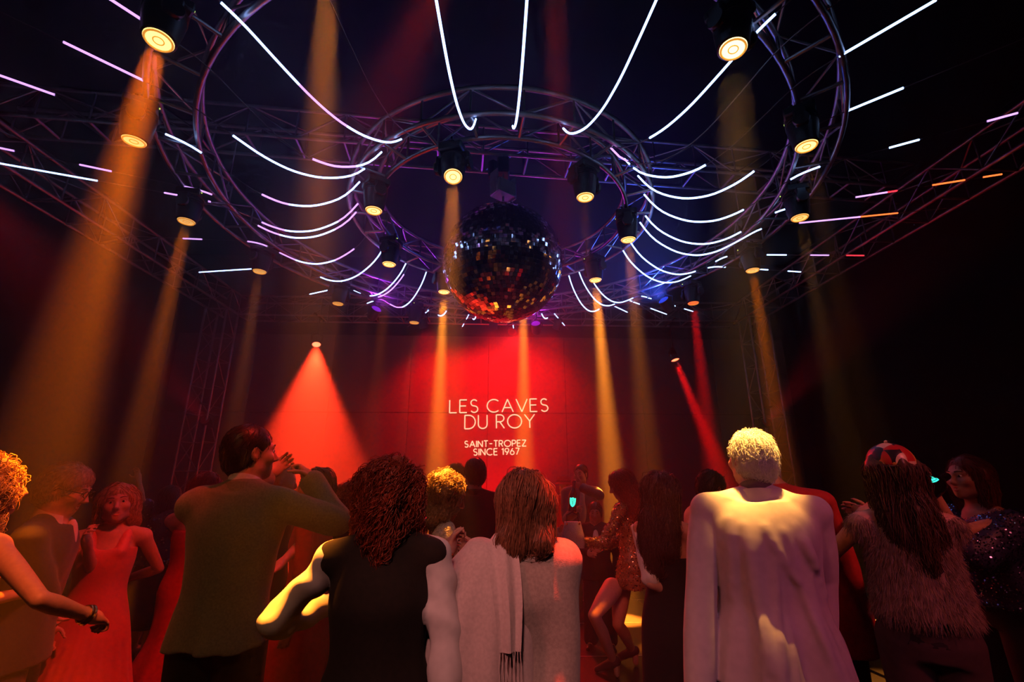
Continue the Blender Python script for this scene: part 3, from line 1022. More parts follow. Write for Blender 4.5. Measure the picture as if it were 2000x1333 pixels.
class SDF:
    def __init__(s, lo, hi, vox):
        s.lo = np.asarray(lo, float)
        s.vox = vox
        n = np.ceil((np.asarray(hi, float) - s.lo) / vox).astype(int) + 1
        s.n = n
        s.ax = [s.lo[i] + vox * np.arange(n[i]) for i in range(3)]
        s.D = np.full(tuple(n), 0.5, dtype=np.float32)

    def box(s, lo, hi):
        sl = []
        for i in range(3):
            a = int(max(0, math.floor((lo[i] - s.lo[i]) / s.vox)))
            b = int(min(s.n[i], math.ceil((hi[i] - s.lo[i]) / s.vox) + 1))
            if b <= a:
                return None
            sl.append(slice(a, b))
        sl = tuple(sl)
        x = s.ax[0][sl[0]][:, None, None]
        y = s.ax[1][sl[1]][None, :, None]
        z = s.ax[2][sl[2]][None, None, :]
        return sl, x, y, z

    def put(s, sl, d, k, op):
        if op == 'add':
            s.D[sl] = smin(s.D[sl], d, k)
        elif op == 'cut':
            s.D[sl] = -smin(-s.D[sl], d, k)

    def cone(s, a, b, ra, rb, k=0.02, op='add'):
        a, b = np.asarray(a, float), np.asarray(b, float)
        m = max(ra, rb) + k + 3 * s.vox
        g = s.box(np.minimum(a, b) - m, np.maximum(a, b) + m)
        if g is None:
            return
        sl, x, y, z = g
        ba = b - a
        L2 = ba @ ba + 1e-9
        px, py, pz = x - a[0], y - a[1], z - a[2]
        t = np.clip((px * ba[0] + py * ba[1] + pz * ba[2]) / L2, 0, 1)
        d = np.sqrt((px - t * ba[0]) ** 2 + (py - t * ba[1]) ** 2 + (pz - t * ba[2]) ** 2) - (ra + (rb - ra) * t)
        s.put(sl, d, k, op)

    def chain(s, pts, rs, k=0.02, op='add'):
        pts = np.asarray(pts, float)
        m = max(rs) + k + 3 * s.vox
        g = s.box(pts.min(0) - m, pts.max(0) + m)
        if g is None:
            return
        sl, x, y, z = g
        d = None
        for i in range(len(pts) - 1):
            a, ba = pts[i], pts[i + 1] - pts[i]
            L2 = ba @ ba + 1e-9
            px, py, pz = x - a[0], y - a[1], z - a[2]
            t = np.clip((px * ba[0] + py * ba[1] + pz * ba[2]) / L2, 0, 1)
            q = np.sqrt((px - t * ba[0]) ** 2 + (py - t * ba[1]) ** 2 + (pz - t * ba[2]) ** 2) - (rs[i] + (rs[i + 1] - rs[i]) * t)
            d = q if d is None else np.minimum(d, q)
        s.put(sl, d, k, op)

    def ell(s, c, r, R=None, k=0.02, op='add'):
        c, r = np.asarray(c, float), np.asarray(r, float)
        m = r.max() + k + 3 * s.vox
        g = s.box(c - m, c + m)
        if g is None:
            return
        sl, x, y, z = g
        px, py, pz = x - c[0], y - c[1], z - c[2]
        if R is not None:
            R = np.asarray(R, float)
            qx = px * R[0, 0] + py * R[1, 0] + pz * R[2, 0]
            qy = px * R[0, 1] + py * R[1, 1] + pz * R[2, 1]
            qz = px * R[0, 2] + py * R[1, 2] + pz * R[2, 2]
        else:
            qx, qy, qz = px, py, pz
        k0 = np.sqrt((qx / r[0]) ** 2 + (qy / r[1]) ** 2 + (qz / r[2]) ** 2)
        k1 = np.sqrt((qx / r[0] ** 2) ** 2 + (qy / r[1] ** 2) ** 2 + (qz / r[2] ** 2) ** 2) + 1e-6
        s.put(sl, k0 * (k0 - 1) / k1, k, op)

    def loft(s, tab, k=0.02, op='add', fold=None):
        """tab rows: z, half width, half depth, x centre, y centre (world-upright sections)"""
        tab = np.asarray(tab, float)
        tab = tab[np.argsort(tab[:, 0])]
        zd = np.linspace(tab[0, 0], tab[-1, 0], 161)
        td = np.stack([zd] + [np.interp(zd, tab[:, 0], tab[:, c]) for c in range(1, 5)], 1)
        for _ in range(60):
            td[1:-1, 1:] = (td[:-2, 1:] + 2 * td[1:-1, 1:] + td[2:, 1:]) / 4
        tab = td
        wm = max(tab[:, 1].max(), tab[:, 2].max()) + k + 0.08
        lo = (tab[:, 3].min() - wm, tab[:, 4].min() - wm, tab[0, 0] - 0.05)
        hi = (tab[:, 3].max() + wm, tab[:, 4].max() + wm, tab[-1, 0] + 0.05)
        g = s.box(lo, hi)
        if g is None:
            return
        sl, x, y, z = g
        zz = z[0, 0]

        def I(c):
            v = np.interp(zz, tab[:, 0], tab[:, c])
            return v[None, None, :]
        w, dp, xc, yc = I(1), I(2), I(3), I(4)
        px, py = x - xc, y - yc
        if fold is not None:
            ang = np.arctan2(py, px)
            f = 1 + fold(ang, z)
            w, dp = w * f, dp * f
        k0 = np.sqrt((px / w) ** 2 + (py / dp) ** 2) + 1e-6
        k1 = np.sqrt((px / w ** 2) ** 2 + (py / dp ** 2) ** 2) + 1e-6
        d = k0 * (k0 - 1) / k1
        d = np.maximum(d, np.maximum(z - tab[-1, 0], tab[0, 0] - z))
        s.put(sl, d, k, op)

    def half(s, p, n, k=0.01):
        """cut away everything on the side the normal points to"""
        p, n = np.asarray(p, float), np.asarray(n, float)
        n = n / np.linalg.norm(n)
        x = s.ax[0][:, None, None]
        y = s.ax[1][None, :, None]
        z = s.ax[2][None, None, :]
        d = (x - p[0]) * n[0] + (y - p[1]) * n[1] + (z - p[2]) * n[2]
        s.D = np.maximum(s.D, d.astype(np.float32))

    def wrinkle(s, amp, freq, seed=0, stretch=(1, 1, 1), zr=None):
        r = np.random.default_rng(seed)
        x = s.ax[0][:, None, None] * stretch[0]
        y = s.ax[1][None, :, None] * stretch[1]
        z = s.ax[2][None, None, :] * stretch[2]
        n = 0
        for i in range(4):
            v = r.normal(0, 1, 3)
            v /= np.linalg.norm(v)
            f = freq * (0.7 + 0.5 * i)
            n = n + np.sin(f * (v[0] * x + v[1] * y + v[2] * z) + r.uniform(0, 6) + 1.2 * np.sin(f * 0.37 * (v[1] * x - v[0] * y + v[2] * z))) / (1 + 0.4 * i)
        m = np.abs(s.D) < 0.08
        n = np.broadcast_to(n, s.D.shape)
        if zr is not None:
            wz = np.interp(s.ax[2], zr[0], zr[1])[None, None, :]
            n = n * wz
        s.D = np.where(m, s.D + (amp * n).astype(np.float32), s.D)

    def nets(s):
        D = s.D.copy()
        D[0], D[-1], D[:, 0], D[:, -1], D[:, :, 0], D[:, :, -1] = (0.1,) * 6
        ins = D < 0
        nx, ny, nz = D.shape
        cs = np.zeros((nx - 1, ny - 1, nz - 1), dtype=np.int8)
        for dx in (0, 1):
            for dy in (0, 1):
                for dz in (0, 1):
                    cs += ins[dx:nx - 1 + dx, dy:ny - 1 + dy, dz:nz - 1 + dz]
        act = (cs > 0) & (cs < 8)
        ci = np.argwhere(act)
        idx = np.full(act.shape, -1, dtype=np.int32)
        idx[act] = np.arange(len(ci))
        acc = np.zeros((len(ci), 3))
        cnt = np.zeros(len(ci))
        corners = [(a, b, c) for a in (0, 1) for b in (0, 1) for c in (0, 1)]
        val = {c: D[ci[:, 0] + c[0], ci[:, 1] + c[1], ci[:, 2] + c[2]] for c in corners}
        for c0 in corners:
            for ax in range(3):
                if c0[ax] == 1:
                    continue
                c1 = list(c0)
                c1[ax] = 1
                c1 = tuple(c1)
                a, b = val[c0], val[c1]
                m = (a < 0) != (b < 0)
                t = a[m] / (a[m] - b[m])
                p = np.tile(np.array(c0, float), (m.sum(), 1))
                p[:, ax] += t
                acc[m] += p
                cnt[m] += 1
        V = s.lo + s.vox * (ci + acc / np.maximum(cnt, 1)[:, None])
        F = []
        for ax in range(3):
            sl0 = [slice(None)] * 3
            sl1 = [slice(None)] * 3
            sl0[ax] = slice(0, -1)
            sl1[ax] = slice(1, None)
            a, b = ins[tuple(sl0)], ins[tuple(sl1)]
            e = np.argwhere(a != b)
            u, v = (ax + 1) % 3, (ax + 2) % 3
            e = e[(e[:, u] > 0) & (e[:, v] > 0) & (e[:, u] < D.shape[u] - 1) & (e[:, v] < D.shape[v] - 1)]
            fl = a[e[:, 0], e[:, 1], e[:, 2]]
            q = []
            for (du, dv) in ((-1, -1), (0, -1), (0, 0), (-1, 0)):
                c = e.copy()
                c[:, u] += du
                c[:, v] += dv
                q.append(idx[c[:, 0], c[:, 1], c[:, 2]])
            q = np.stack(q, 1)
            q[~fl] = q[~fl][:, ::-1]
            F.append(q)
        F = np.concatenate(F)
        return V, F[(F >= 0).all(1)]

    def grad(s, P):
        q = np.clip(((P - s.lo) / s.vox).round().astype(int), 1, s.n - 2)
        i, j, k = q.T
        D = s.D
        g = np.stack([D[i + 1, j, k] - D[i - 1, j, k], D[i, j + 1, k] - D[i, j - 1, k], D[i, j, k + 1] - D[i, j, k - 1]], 1) / (2 * s.vox)
        return g, D[i, j, k]


def np_mesh(name, V, F, smooth=True):
    me = bpy.data.meshes.new(name)
    V = np.asarray(V, np.float32)
    F = np.asarray(F, np.int32)
    me.vertices.add(len(V))
    me.vertices.foreach_set('co', V.ravel())
    k = F.shape[1]
    me.loops.add(F.size)
    me.loops.foreach_set('vertex_index', F.ravel())
    me.polygons.add(len(F))
    me.polygons.foreach_set('loop_start', np.arange(0, F.size, k, dtype=np.int32))
    me.polygons.foreach_set('loop_total', np.full(len(F), k, np.int32))
    if smooth:
        me.polygons.foreach_set('use_smooth', np.ones(len(F), dtype=bool))
    me.update(calc_edges=True)
    return me


def rot(axis, deg):
    return np.array(Matrix.Rotation(math.radians(deg), 3, axis))


def strands_mesh(P, r):
    """P: (n strands, m points, 3); three-sided tapering tubes"""
    n, m, _ = P.shape
    T = np.gradient(P, axis=1)
    T /= np.linalg.norm(T, axis=2, keepdims=True) + 1e-9
    A = np.cross(T, np.array([0.31, 0.77, 0.55]))
    A /= np.linalg.norm(A, axis=2, keepdims=True) + 1e-9
    B = np.cross(T, A)
    tp = np.linspace(1, 0.25, m)[None, :, None]
    rr = np.broadcast_to(np.asarray(r, float).reshape(-1, 1, 1), (n, m, 1)) * tp
    ring = np.stack([P + rr * (math.cos(a) * A + math.sin(a) * B) for a in (0, 2 * PI / 3, 4 * PI / 3)], 2)   # n,m,3,3
    V = ring.reshape(-1, 3)
    i = np.arange(n)[:, None, None] * m * 3
    j = np.arange(m - 1)[None, :, None] * 3
    k = np.arange(3)[None, None, :]
    k2 = (k + 1) % 3
    F = np.stack([i + j + k, i + j + k2, i + j + 3 + k2, i + j + 3 + k], -1).reshape(-1, 4)
    return V, F


def grow(sdf, V, n, steps, step, down=1.0, lift=0.004, curl=0.0, cfreq=1.0, flow=None, seed=3, jitter=0.25, thick=0.0016, dirs=None, loose=0.0):
    """strands that follow the skin of a solid, started at points of its surface"""
    r = np.random.default_rng(seed)
    P = V[r.integers(0, len(V), n)] + r.normal(0, 0.004, (n, 3))
    g, _ = sdf.grad(P)
    g /= np.linalg.norm(g, axis=1, keepdims=True) + 1e-9
    d = np.tile(np.array([0, 0, -1.0]), (n, 1)) if flow is None else flow(P)
    pts = []
    ph = r.uniform(0, 2 * PI, n)
    am = curl * r.uniform(0.5, 1.4, n)
    fr = cfreq * r.uniform(0.8, 1.25, n)
    jit = r.normal(0, jitter, (n, 3))
    lf = lift * r.uniform(0.3, 2.0, n) + loose * np.maximum(r.normal(0, 1, n), 0)
    for i in range(steps):
        g, dist = sdf.grad(P)
        gl = np.linalg.norm(g, axis=1, keepdims=True)
        g = g / (gl + 1e-9)
        P = P - g * np.clip(dist - lf * min(1, i / 3 + 0.3), -0.02, 0.02)[:, None] * 0.8
        dd = (np.tile(np.array([0, 0, -1.0]), (n, 1)) if flow is None else flow(P)) + jit
        t = dd - g * (dd * g).sum(1, keepdims=True) * 0.85
        t /= np.linalg.norm(t, axis=1, keepdims=True) + 1e-9
        b = np.cross(g, t)
        a = ph + i * fr
        pts.append(P + am[:, None] * (np.cos(a)[:, None] * b + np.sin(a)[:, None] * g * 0.9))
        P = P + t * step
    return strands_mesh(np.stack(pts, 1), thick * r.uniform(0.6, 1.3, n))


M_eyew = mat('eye white', (0.75, 0.72, 0.7), rough=0.2, var=0.02)
M_skin = mat('skin', (0.56, 0.33, 0.24), rough=0.5, var=0.06, scale=60, bump=0.04, bscale=300)
M_skin2 = mat('tanned skin', (0.44, 0.24, 0.16), rough=0.5, var=0.06, scale=60, bump=0.04, bscale=300)


def N(v):
    v = np.asarray(v, float)
    return v / (np.linalg.norm(v) + 1e-9)


class Guest:
    """one person; everything is made in a frame with x to the right, y ahead of the person, z up"""

    def __init__(g, label, px, ytop, Y, h, heading, sex='m', vox=0.012, head=(0, 0, 0), lean=(0, 0), width=1.0, group=None, stoop=0.0, skin=None):
        g.h, g.sex, g.vox = h, sex, vox
        g.s = h / 1.75
        top = at_y(px, ytop, Y)
        g.th = math.radians(heading)
        g.Rw = np.array([[math.cos(g.th), -math.sin(g.th), 0], [math.sin(g.th), math.cos(g.th), 0], [0, 0, 1]])
        # the head sits above the feet unless the person leans (lean = head offset right / ahead in metres)
        off = g.Rw @ np.array([lean[0], lean[1], 0])
        g.base = np.array([top.x - off[0], top.y - off[1], 0.0])
        g.lean = np.array(lean, float)
        g.wd = width
        g.stoop = stoop
        g.t = thing('person', label, 'person', tuple(g.base), group)
        g.skin = skin or M_skin
        s = g.s
        z_top = top.z if ytop else h
        g.ztop = z_top
        f = z_top / h                      # a small squeeze so that the crown meets its pixel
        g.f = f
        Z = lambda q: q * h * f
        g.Z = Z
        sh = (0.112 if sex == 'm' else 0.098) * h * width
        hp = (0.050 if sex == 'm' else 0.052) * h

        def L(q):                          # offset of the spine at height fraction q
            a = max(0.0, (q - 0.52) / 0.48)
            return g.lean * (a ** 1.1)
        g.L = L
        c = L(0.815)
        g.J = {
            'neck': np.array([*L(0.845), Z(0.845)]), 'shR': np.array([c[0] + sh, c[1] - 0.01, Z(0.797)]), 'shL': np.array([c[0] - sh, c[1] - 0.01, Z(0.797)]),
            'hipR': np.array([hp, 0, Z(0.515)]), 'hipL': np.array([-hp, 0, Z(0.515)]),
        }
        hc = L(0.93)
        g.Hc = np.array([hc[0], hc[1] + 0.012 * s, Z(1.0) - 0.128 * s])
        g.Rh = rot('Z', head[0]) @ rot('X', head[1]) @ rot('Y', head[2])
        # standing legs
        for sd, k in (('R', 1), ('L', -1)):
            hpj = g.J['hip' + sd]
            g.J['kn' + sd] = np.array([hpj[0] * 1.15, 0.025, Z(0.285)])
            g.J['an' + sd] = np.array([hpj[0] * 1.35, -0.02, Z(0.045)])
            g.J['toe' + sd] = g.J['an' + sd] + np.array([0.03 * k, 0.15 * s, -Z(0.045) + 0.022])
            shj = g.J['sh' + sd]
            g.J['el' + sd] = shj + np.array([0.05 * k, -0.03, -0.175 * h])
            g.J['wr' + sd] = g.J['el' + sd] + np.array([0.0 * k, 0.04, -0.15 * h])
        g.hand_pose = {'R': (0.55, None), 'L': (0.55, None)}

    # ----- frames
    def loc(g, P):
        return g.Rw.T @ (np.asarray(P, float) - g.base)

    def W(g, V):
        return np.asarray(V) @ g.Rw.T + g.base

    def px(g, x, y, Y):
        return g.loc(at_y(x, y, Y))

    def arm(g, sd, el, wr, curl=0.6, palm=None):
        """elbow and wrist given as (px, py, distance) of the photograph or as local points; lengths are kept human"""
        def pt(q, ref, ln):
            if len(q) == 3 and abs(q[0]) > 3:
                p_ = g.px(*q)
            else:
                p_ = np.asarray(q, float)
            d = p_ - ref
            L = np.linalg.norm(d)
            return ref + d / L * np.clip(L, ln * 0.88, ln * 1.12)
        sh = g.J['sh' + sd]
        g.J['el' + sd] = pt(el, sh, 0.172 * g.h)
        g.J['wr' + sd] = pt(wr, g.J['el' + sd], 0.150 * g.h)
        g.hand_pose[sd] = (curl, palm)
        return g

    def bounds(g, pad=0.2, names=None):
        P = np.array([v for k, v in g.J.items() if names is None or k in names] + [g.Hc + np.array([0, 0, 0.16 * g.s])])
        return P.min(0) - pad, P.max(0) + pad

    def put(g, name, V, F, material, parent=None, kind=None, smooth=True):
        o = link(name, np_mesh(name, g.W(V), F, smooth), material, parent or g.t)
        if kind:
            o['kind'] = kind
        return o

    # ----- body
    def torso_tab(g, grow=0.0, zlo=0.50, zhi=0.845, lw=1.0):
        s, Z = g.s, g.Z
        if g.sex == 'm':
            rows = [(0.49, .150, .105), (0.535, .168, .118), (0.60, .152, .106), (0.68, .160, .112), (0.74, .176, .122), (0.780, .176, .112), (0.806, .140, .092), (0.825, .095, .078), (0.848, .058, .058)]
        else:
            rows = [(0.49, .155, .108), (0.53, .174, .120), (0.575, .150, .106), (0.625, .122, .092), (0.68, .132, .104), (0.72, .146, .126), (0.765, .142, .104), (0.795, .118, .084), (0.82, .08, .066), (0.848, .048, .050)]
        out = []
        for q, w, d in rows:
            if q < zlo - 1e-6 or q > zhi + 1e-6:
                continue
            o = g.L(q)
            out.append((Z(q), w * s * g.wd * lw + grow, d * s * g.wd + grow, o[0], o[1] - 0.005 - (0.02 * g.stoop if q > 0.7 else 0)))
        return out

    def head_sdf(g, S, face=True):
        c, R, s = g.Hc, g.Rh, g.s
        P = lambda x, y, z: c + R @ (np.array([x, y, z]) * s)
        S.ell(P(0, -0.012, 0.028), np.array([.075, .097, .094]) * s, R, 0.02)
        S.ell(P(0, 0.028, -0.035), np.array([.060, .066, .084]) * s, R, 0.03)
        S.cone(P(0, .066, -.098), P(0, .06, -.09), .024 * s, .028 * s, 0.03)
        S.cone(P(-.045, .01, -.075), P(.045, .01, -.075), .028 * s, .028 * s, 0.03)
        if face:
            S.ell(P(0, .078, .020), np.array([.050, .018, .010]) * s, R, 0.02)
            for k in (-1, 1):
                S.ell(P(.031 * k, .106, .002), np.array([.017, .0175, .0095]) * s, R, 0.012, 'cut')
                S.ell(P(.042 * k, .058, -.028), np.array([.024, .03, .024]) * s, R, 0.02)
            S.cone(P(0, .092, .006), P(0, .113, -.034), .009 * s, .0125 * s, 0.010)
            S.cone(P(-.011, .100, -.040), P(.011, .100, -.040), .008 * s, .008 * s, 0.006)
            S.cone(P(-.020, .084, -.066), P(.020, .084, -.066), .008 * s, .008 * s, 0.006)
            S.cone(P(-.016, .084, -.077), P(.016, .084, -.077), .0085 * s, .0085 * s, 0.006)
            S.ell(P(0, .098, -.0715), np.array([.022, .012, .0022]) * s, R, 0.003, 'cut')
        for k in (-1, 1):
            S.ell(P(.077 * k, -.008, -.008), np.array([.009, .019, .032]) * s, R @ rot('Z', -18 * k), 0.008)
            S.ell(P(.084 * k, .000, -.006), np.array([.006, .010, .018]) * s, R @ rot('Z', -18 * k), 0.005, 'cut')
        S.chain([P(0, -.022, -.06), g.J['neck'] + np.array([0, -.012, 0]), g.J['neck'] + np.array([0, -.01, -.05])], [(.054 if g.sex == 'm' else .046) * s, (.058 if g.sex == 'm' else .048) * s, .07 * s], 0.03)

    def hand(g, S, sd):
        w, e = g.J['wr' + sd], g.J['el' + sd]
        curl, palm = g.hand_pose[sd]
        s = g.s * (1.0 if g.sex == 'm' else 0.92)
        d = N(w - e)
        k = 1 if sd == 'R' else -1
        if palm is None:
            n = np.array([-k, 0.25, 0])     # palm faces the thigh
        else:
            n = g.Rw.T @ np.asarray(palm, float)
        n = N(n - d * (n @ d))
        x = N(np.cross(d, n)) * k            # towards the thumb
        R = np.stack([x, n, d], 1)
        S.ell(w + d * .048 * s, np.array([.040, .016, .052]) * s, R, 0.012)
        S.cone(w - d * .01, w + d * .03 * s, .024 * s, .028 * s, 0.02)
        for q, (off, ln, r) in enumerate(((.030, .070, .0088), (.0105, .080, .0092), (-.010, .074, .0088), (-.029, .058, .0078))):
            p = w + d * .088 * s + x * off * s
            dirv = N(d + x * off * 2.2)
            a = 0.0
            for m, fr in enumerate((0.45, 0.31, 0.24)):
                a += curl * (0.75, 1.15, 0.8)[m]
                dv = dirv * math.cos(a) + n * math.sin(a)
                p2 = p + dv * ln * fr * s
                S.cone(p, p2, r * s * (1 - 0.08 * m), r * s * (1 - 0.08 * (m + 1)), 0.004)
                p = p2
        p = w + d * .022 * s + x * .032 * s
        t1 = N(d * 0.62 + x * 0.75 + n * 0.28)
        t2 = N(d * 0.85 + x * 0.28 + n * (0.25 + curl * 0.5))
        S.chain([p, p + t1 * .036 * s, p + t1 * .036 * s + t2 * .030 * s, p + t1 * .036 * s + t2 * .052 * s], [.013 * s, .0105 * s, .0098 * s, .008 * s], 0.008)

    def body(g, bare_feet=True, face=True, vox=None):
        lo, hi = g.bounds(0.16)
        lo[2] = -0.01
        S = SDF(lo, hi, vox or g.vox)
        J, s = g.J, g.s
        S.loft(g.torso_tab(-0.006), 0.03)
        m = g.sex == 'm'
        for sd in 'RL':
            S.ell(J['sh' + sd] + (J['neck'] - J['sh' + sd]) * .06, np.array([.050, .050, .050]) * s * (1 if m else .86), None, 0.05)
            S.cone(J['neck'] + np.array([0, -.012, -.005]) * s, J['sh' + sd] + np.array([0, -.008, .008]) * s, .050 * s * (1 if m else .85), .040 * s * (1 if m else .85), 0.03)
            q = 1.0 if m else 0.82
            el, wr, sh = J['el' + sd], J['wr' + sd], J['sh' + sd]
            md = sh * 0.6 + el * 0.4
            S.chain([sh, md, el, el * 0.72 + wr * 0.28, wr], [.050 * s * q, .047 * s * q, .037 * s * q, .041 * s * q, .026 * s * q], 0.02)
            g.hand(S, sd)
            hp, kn, an = J['hip' + sd], J['kn' + sd], J['an' + sd]
            S.chain([hp, hp * .5 + kn * .5, kn, kn * .65 + an * .35 + (an - kn) @ (an - kn) * 0 + np.array([0, -.012, 0]), an], [.088 * s, .074 * s, .050 * s, .053 * s, .034 * s], 0.03)
            t = J['toe' + sd]
            S.chain([an, (an + t) / 2 + np.array([0, 0, -.005]), t], [.036 * s, .034 * s, .024 * s], 0.02)
            S.cone(an + np.array([0, -.03 * s, -.02]), an + np.array([0, -.03 * s, min(0, -an[2] + .028)]), .03 * s, .026 * s, 0.02)
        g.head_sdf(S, face)
        S.D[:, :, :1] = 0.1
        V, F = S.nets()
        g.bodyS = S
        g.t_body = g.put('body', V, F, g.skin)
        return g

    def eyes(g):
        for k in (-1, 1):
            c = g.Hc + g.Rh @ (np.array([.031 * k, .0800, .002]) * g.s)
            mb = MB()
            mb.lathe([(.0112 * g.s * math.sin(PI * max(.03, i / 8)), .0112 * g.s * math.cos(PI * i / 8)) for i in range(9)], g.W(c[None])[0], 10)
            o = build(mb, 'eye', M_eyew, g.t)
            f = g.Rh @ np.array([0, 1.0, 0])
            mb = MB()
            mb.lathe([(.0065 * g.s, -0.001), (.005 * g.s, .0015)], g.W((c + f * .0102 * g.s)[None])[0], 10, R=np.array(Vector(g.Rw @ f).to_track_quat('Z', 'Y').to_matrix()))
            build(mb, 'iris', mat('iris', (0.03, 0.02, 0.015), rough=0.2), o)
        return g

    def mouth(g, smile=False):
        """lips, and a row of teeth if the person smiles"""
        s = g.s
        P = lambda x, y, z: g.W((g.Hc + g.Rh @ (np.array([x, y, z]) * s))[None])[0]
        up = 0.006 if smile else 0.0
        for nm, zz, bow in (('upper_lip', -.066, .003), ('lower_lip', -.0775, -.003)):
            mb = MB()
            w = .026 if smile else .021
            mb.tube([P(x, .0925 - abs(x) * .28, zz + up * (abs(x) / w) ** 2 * (1.6) + bow * (1 - (x / w) ** 2)) for x in np.linspace(-w, w, 9)], np.array([.0012, .0035, .0042, .0046, .0044, .0046, .0042, .0035, .0012]) * s, n=6)
            build(mb, nm, mat('lips', (0.42, 0.10, 0.09), rough=0.4, var=0.05), g.t)
        if smile:
            mb = MB()
            mb.tube([P(x, .0905 - abs(x) * .25, -.0705 + up * (abs(x) / .022) ** 2) for x in np.linspace(-.019, .019, 7)], .0036 * s, n=6)
            build(mb, 'teeth', mat('teeth', (0.8, 0.76, 0.7), rough=0.3), g.t)
        return g

    def brows(g, col=(0.06, 0.035, 0.02)):
        s = g.s
        P = lambda x, y, z: g.W((g.Hc + g.Rh @ (np.array([x, y, z]) * s))[None])[0]
        for k in (-1, 1):
            mb = MB()
            mb.tube([P(k * x, .0985 - (x / .05) ** 2 * .018, .026 + .004 * math.sin((x - .014) / .036 * PI)) for x in np.linspace(.014, .050, 6)], np.array([.003, .0036, .0034, .003, .0024, .001]) * s, n=5)
            build(mb, 'eyebrow', mat('eyebrow %.2f' % col[0], col, rough=0.8), g.t)
        return g

    # ----- clothes
    def shell(g, name, material, fn, names=None, pad=0.22, vox=None, wr=None, zlo=None, zhi=None, parent=None, keep=False):
        lo, hi = g.bounds(pad, names)
        if zlo is not None:
            lo[2] = zlo
        if zhi is not None:
            hi[2] = zhi
        lo[2] = max(lo[2], 0.005)
        S = SDF(lo, hi, vox or g.vox)
        fn(S)
        if wr:
            S.wrinkle(*wr[:2], **(wr[2] if len(wr) > 2 else {}))
        V, F = S.nets()
        o = g.put(name, V, F, material, parent)
        if keep:
            g.keep = (S, V, o)
        return o

    def sleeve(g, S, sd, grow=0.018, to=1.0, cuff=0.0, full=0.0):
        J, s = g.J, g.s
        q = 1.0 if g.sex == 'm' else 0.82
        sh, el, wr = J['sh' + sd], J['el' + sd], J['wr' + sd]
        m = 1 if g.sex == 'm' else .86
        S.ell(sh + (J['neck'] - sh) * .08 + np.array([0, 0, -.004]), np.array([.048, .050, .048]) * s * m + grow * .8, None, 0.05)
        S.cone(J['neck'] + np.array([0, -.014, -.018]) * s, sh + np.array([0, -.008, .006]) * s, .050 * s * m + grow * .4, .040 * s * m + grow * .8, 0.03)
        end = el + (wr - el) * (to - 0.5) * 2 if to > 0.5 else sh + (el - sh) * to * 2
        if to > 0.5:
            S.chain([sh, sh * .45 + el * .55, el, el * .5 + end * .5, end], [.046 * s * q + grow * .8, .046 * s * q + grow * .9 + full * .6, .041 * s * q + grow * .9 + full * .8, .040 * s * q + grow + full, .033 * s * q + grow + cuff], 0.012)
        else:
            S.chain([sh, end], [.052 * s * q + grow, .048 * s * q + grow + full], 0.03)

    def jacket(g, material, hem=0.46, grow=0.022, flare=0.02, name='jacket', wr=(0.0035, 26, {'seed': 1, 'stretch': (1, 1, .6)}), sleeves='RL', sleeve_to=0.97, waist=0.0, vox=None, folds=None, sg=0.02, keep=False, extra=None):
        Z = g.Z

        def fn(S):
            tab = [r for r in g.torso_tab(grow, 0.5, 0.84) if r[0] > Z(0.55)]
            o = g.L(0.55)
            hw = (.168 if g.sex == 'm' else .172) * g.s * g.wd + grow
            tab = [(Z(hem), hw + flare, hw * .74 + flare, 0, -0.01), (Z(0.535), hw + flare * .4, hw * .72 + flare * .5, 0, -0.005)] + tab
            tab = [(r[0], r[1] - (waist if abs(r[0] - Z(.62)) < .1 else 0), *r[2:]) for r in tab]
            S.loft(tab, 0.02, fold=folds)
            for sd in sleeves:
                g.sleeve(S, sd, sg, sleeve_to)
            if extra:
                extra(S)
        return g.shell(name, material, fn, wr=wr, zlo=Z(hem) - 0.05, vox=vox, keep=keep)

    def collar(g, material, name='collar', r=0.012, rise=0.03, wide=1.0, zoff=0.0):
        """a turned collar around the neck, open in front"""
        s = g.s
        c = g.J['neck'] + np.array([0, -.004, zoff])
        mb = MB()
        rows = []
        for a in np.radians(np.linspace(-140, 140, 25)):
            o = np.array([math.sin(a), -math.cos(a), 0])
            fall = (1 - math.cos(a)) * 0.5
            dz = np.array([0, 0, rise - 0.050 * fall])
            rows.append([c + o * np.array([.064, .060, 1]) * s * wide + dz + np.array([0, 0, -.05]),
                         c + o * np.array([.068, .064, 1]) * s * wide + dz,
                         c + o * np.array([.076, .072, 1]) * s * wide + dz + np.array([0, 0, .002]),
                         c + o * np.array([.092, .086, 1]) * s * wide + dz + np.array([0, 0, -.062])])
        V = np.array(rows).reshape(-1, 3)
        F = []
        for i in range(len(rows) - 1):
            for k in range(4):
                F.append((i * 4 + k, i * 4 + (k + 1) % 4, (i + 1) * 4 + (k + 1) % 4, (i + 1) * 4 + k))
        F.append((0, 1, 2, 3))
        n = len(rows) - 1
        F.append((n * 4 + 3, n * 4 + 2, n * 4 + 1, n * 4))
        mb.add(g.W(V), F)
        return build(mb, name, material, g.t)

    def trousers(g, material, grow=0.016, hem=0.05, top=0.60, wide=0.02, name='trousers', vox=None):
        J, s = g.J, g.s

        def fn(S):
            S.loft(g.torso_tab(grow * .7, 0.49, top), 0.03)
            for sd in 'RL':
                hp, kn, an = J['hip' + sd], J['kn' + sd], J['an' + sd]
                S.chain([hp + np.array([0, 0, .02]), hp * .5 + kn * .5, kn, an + np.array([0, 0, 0.02])], [.090 * s + grow, .078 * s + grow, .058 * s + grow + wide * .4, .045 * s + grow + wide], 0.02)
        return g.shell(name, material, fn, names=[k for k in J if k[:2] in ('hi', 'kn', 'an', 'ne')], wr=(0.003, 24, {'seed': 5}), zlo=0.02, zhi=g.Z(top) + .06, vox=vox or max(g.vox, .012))

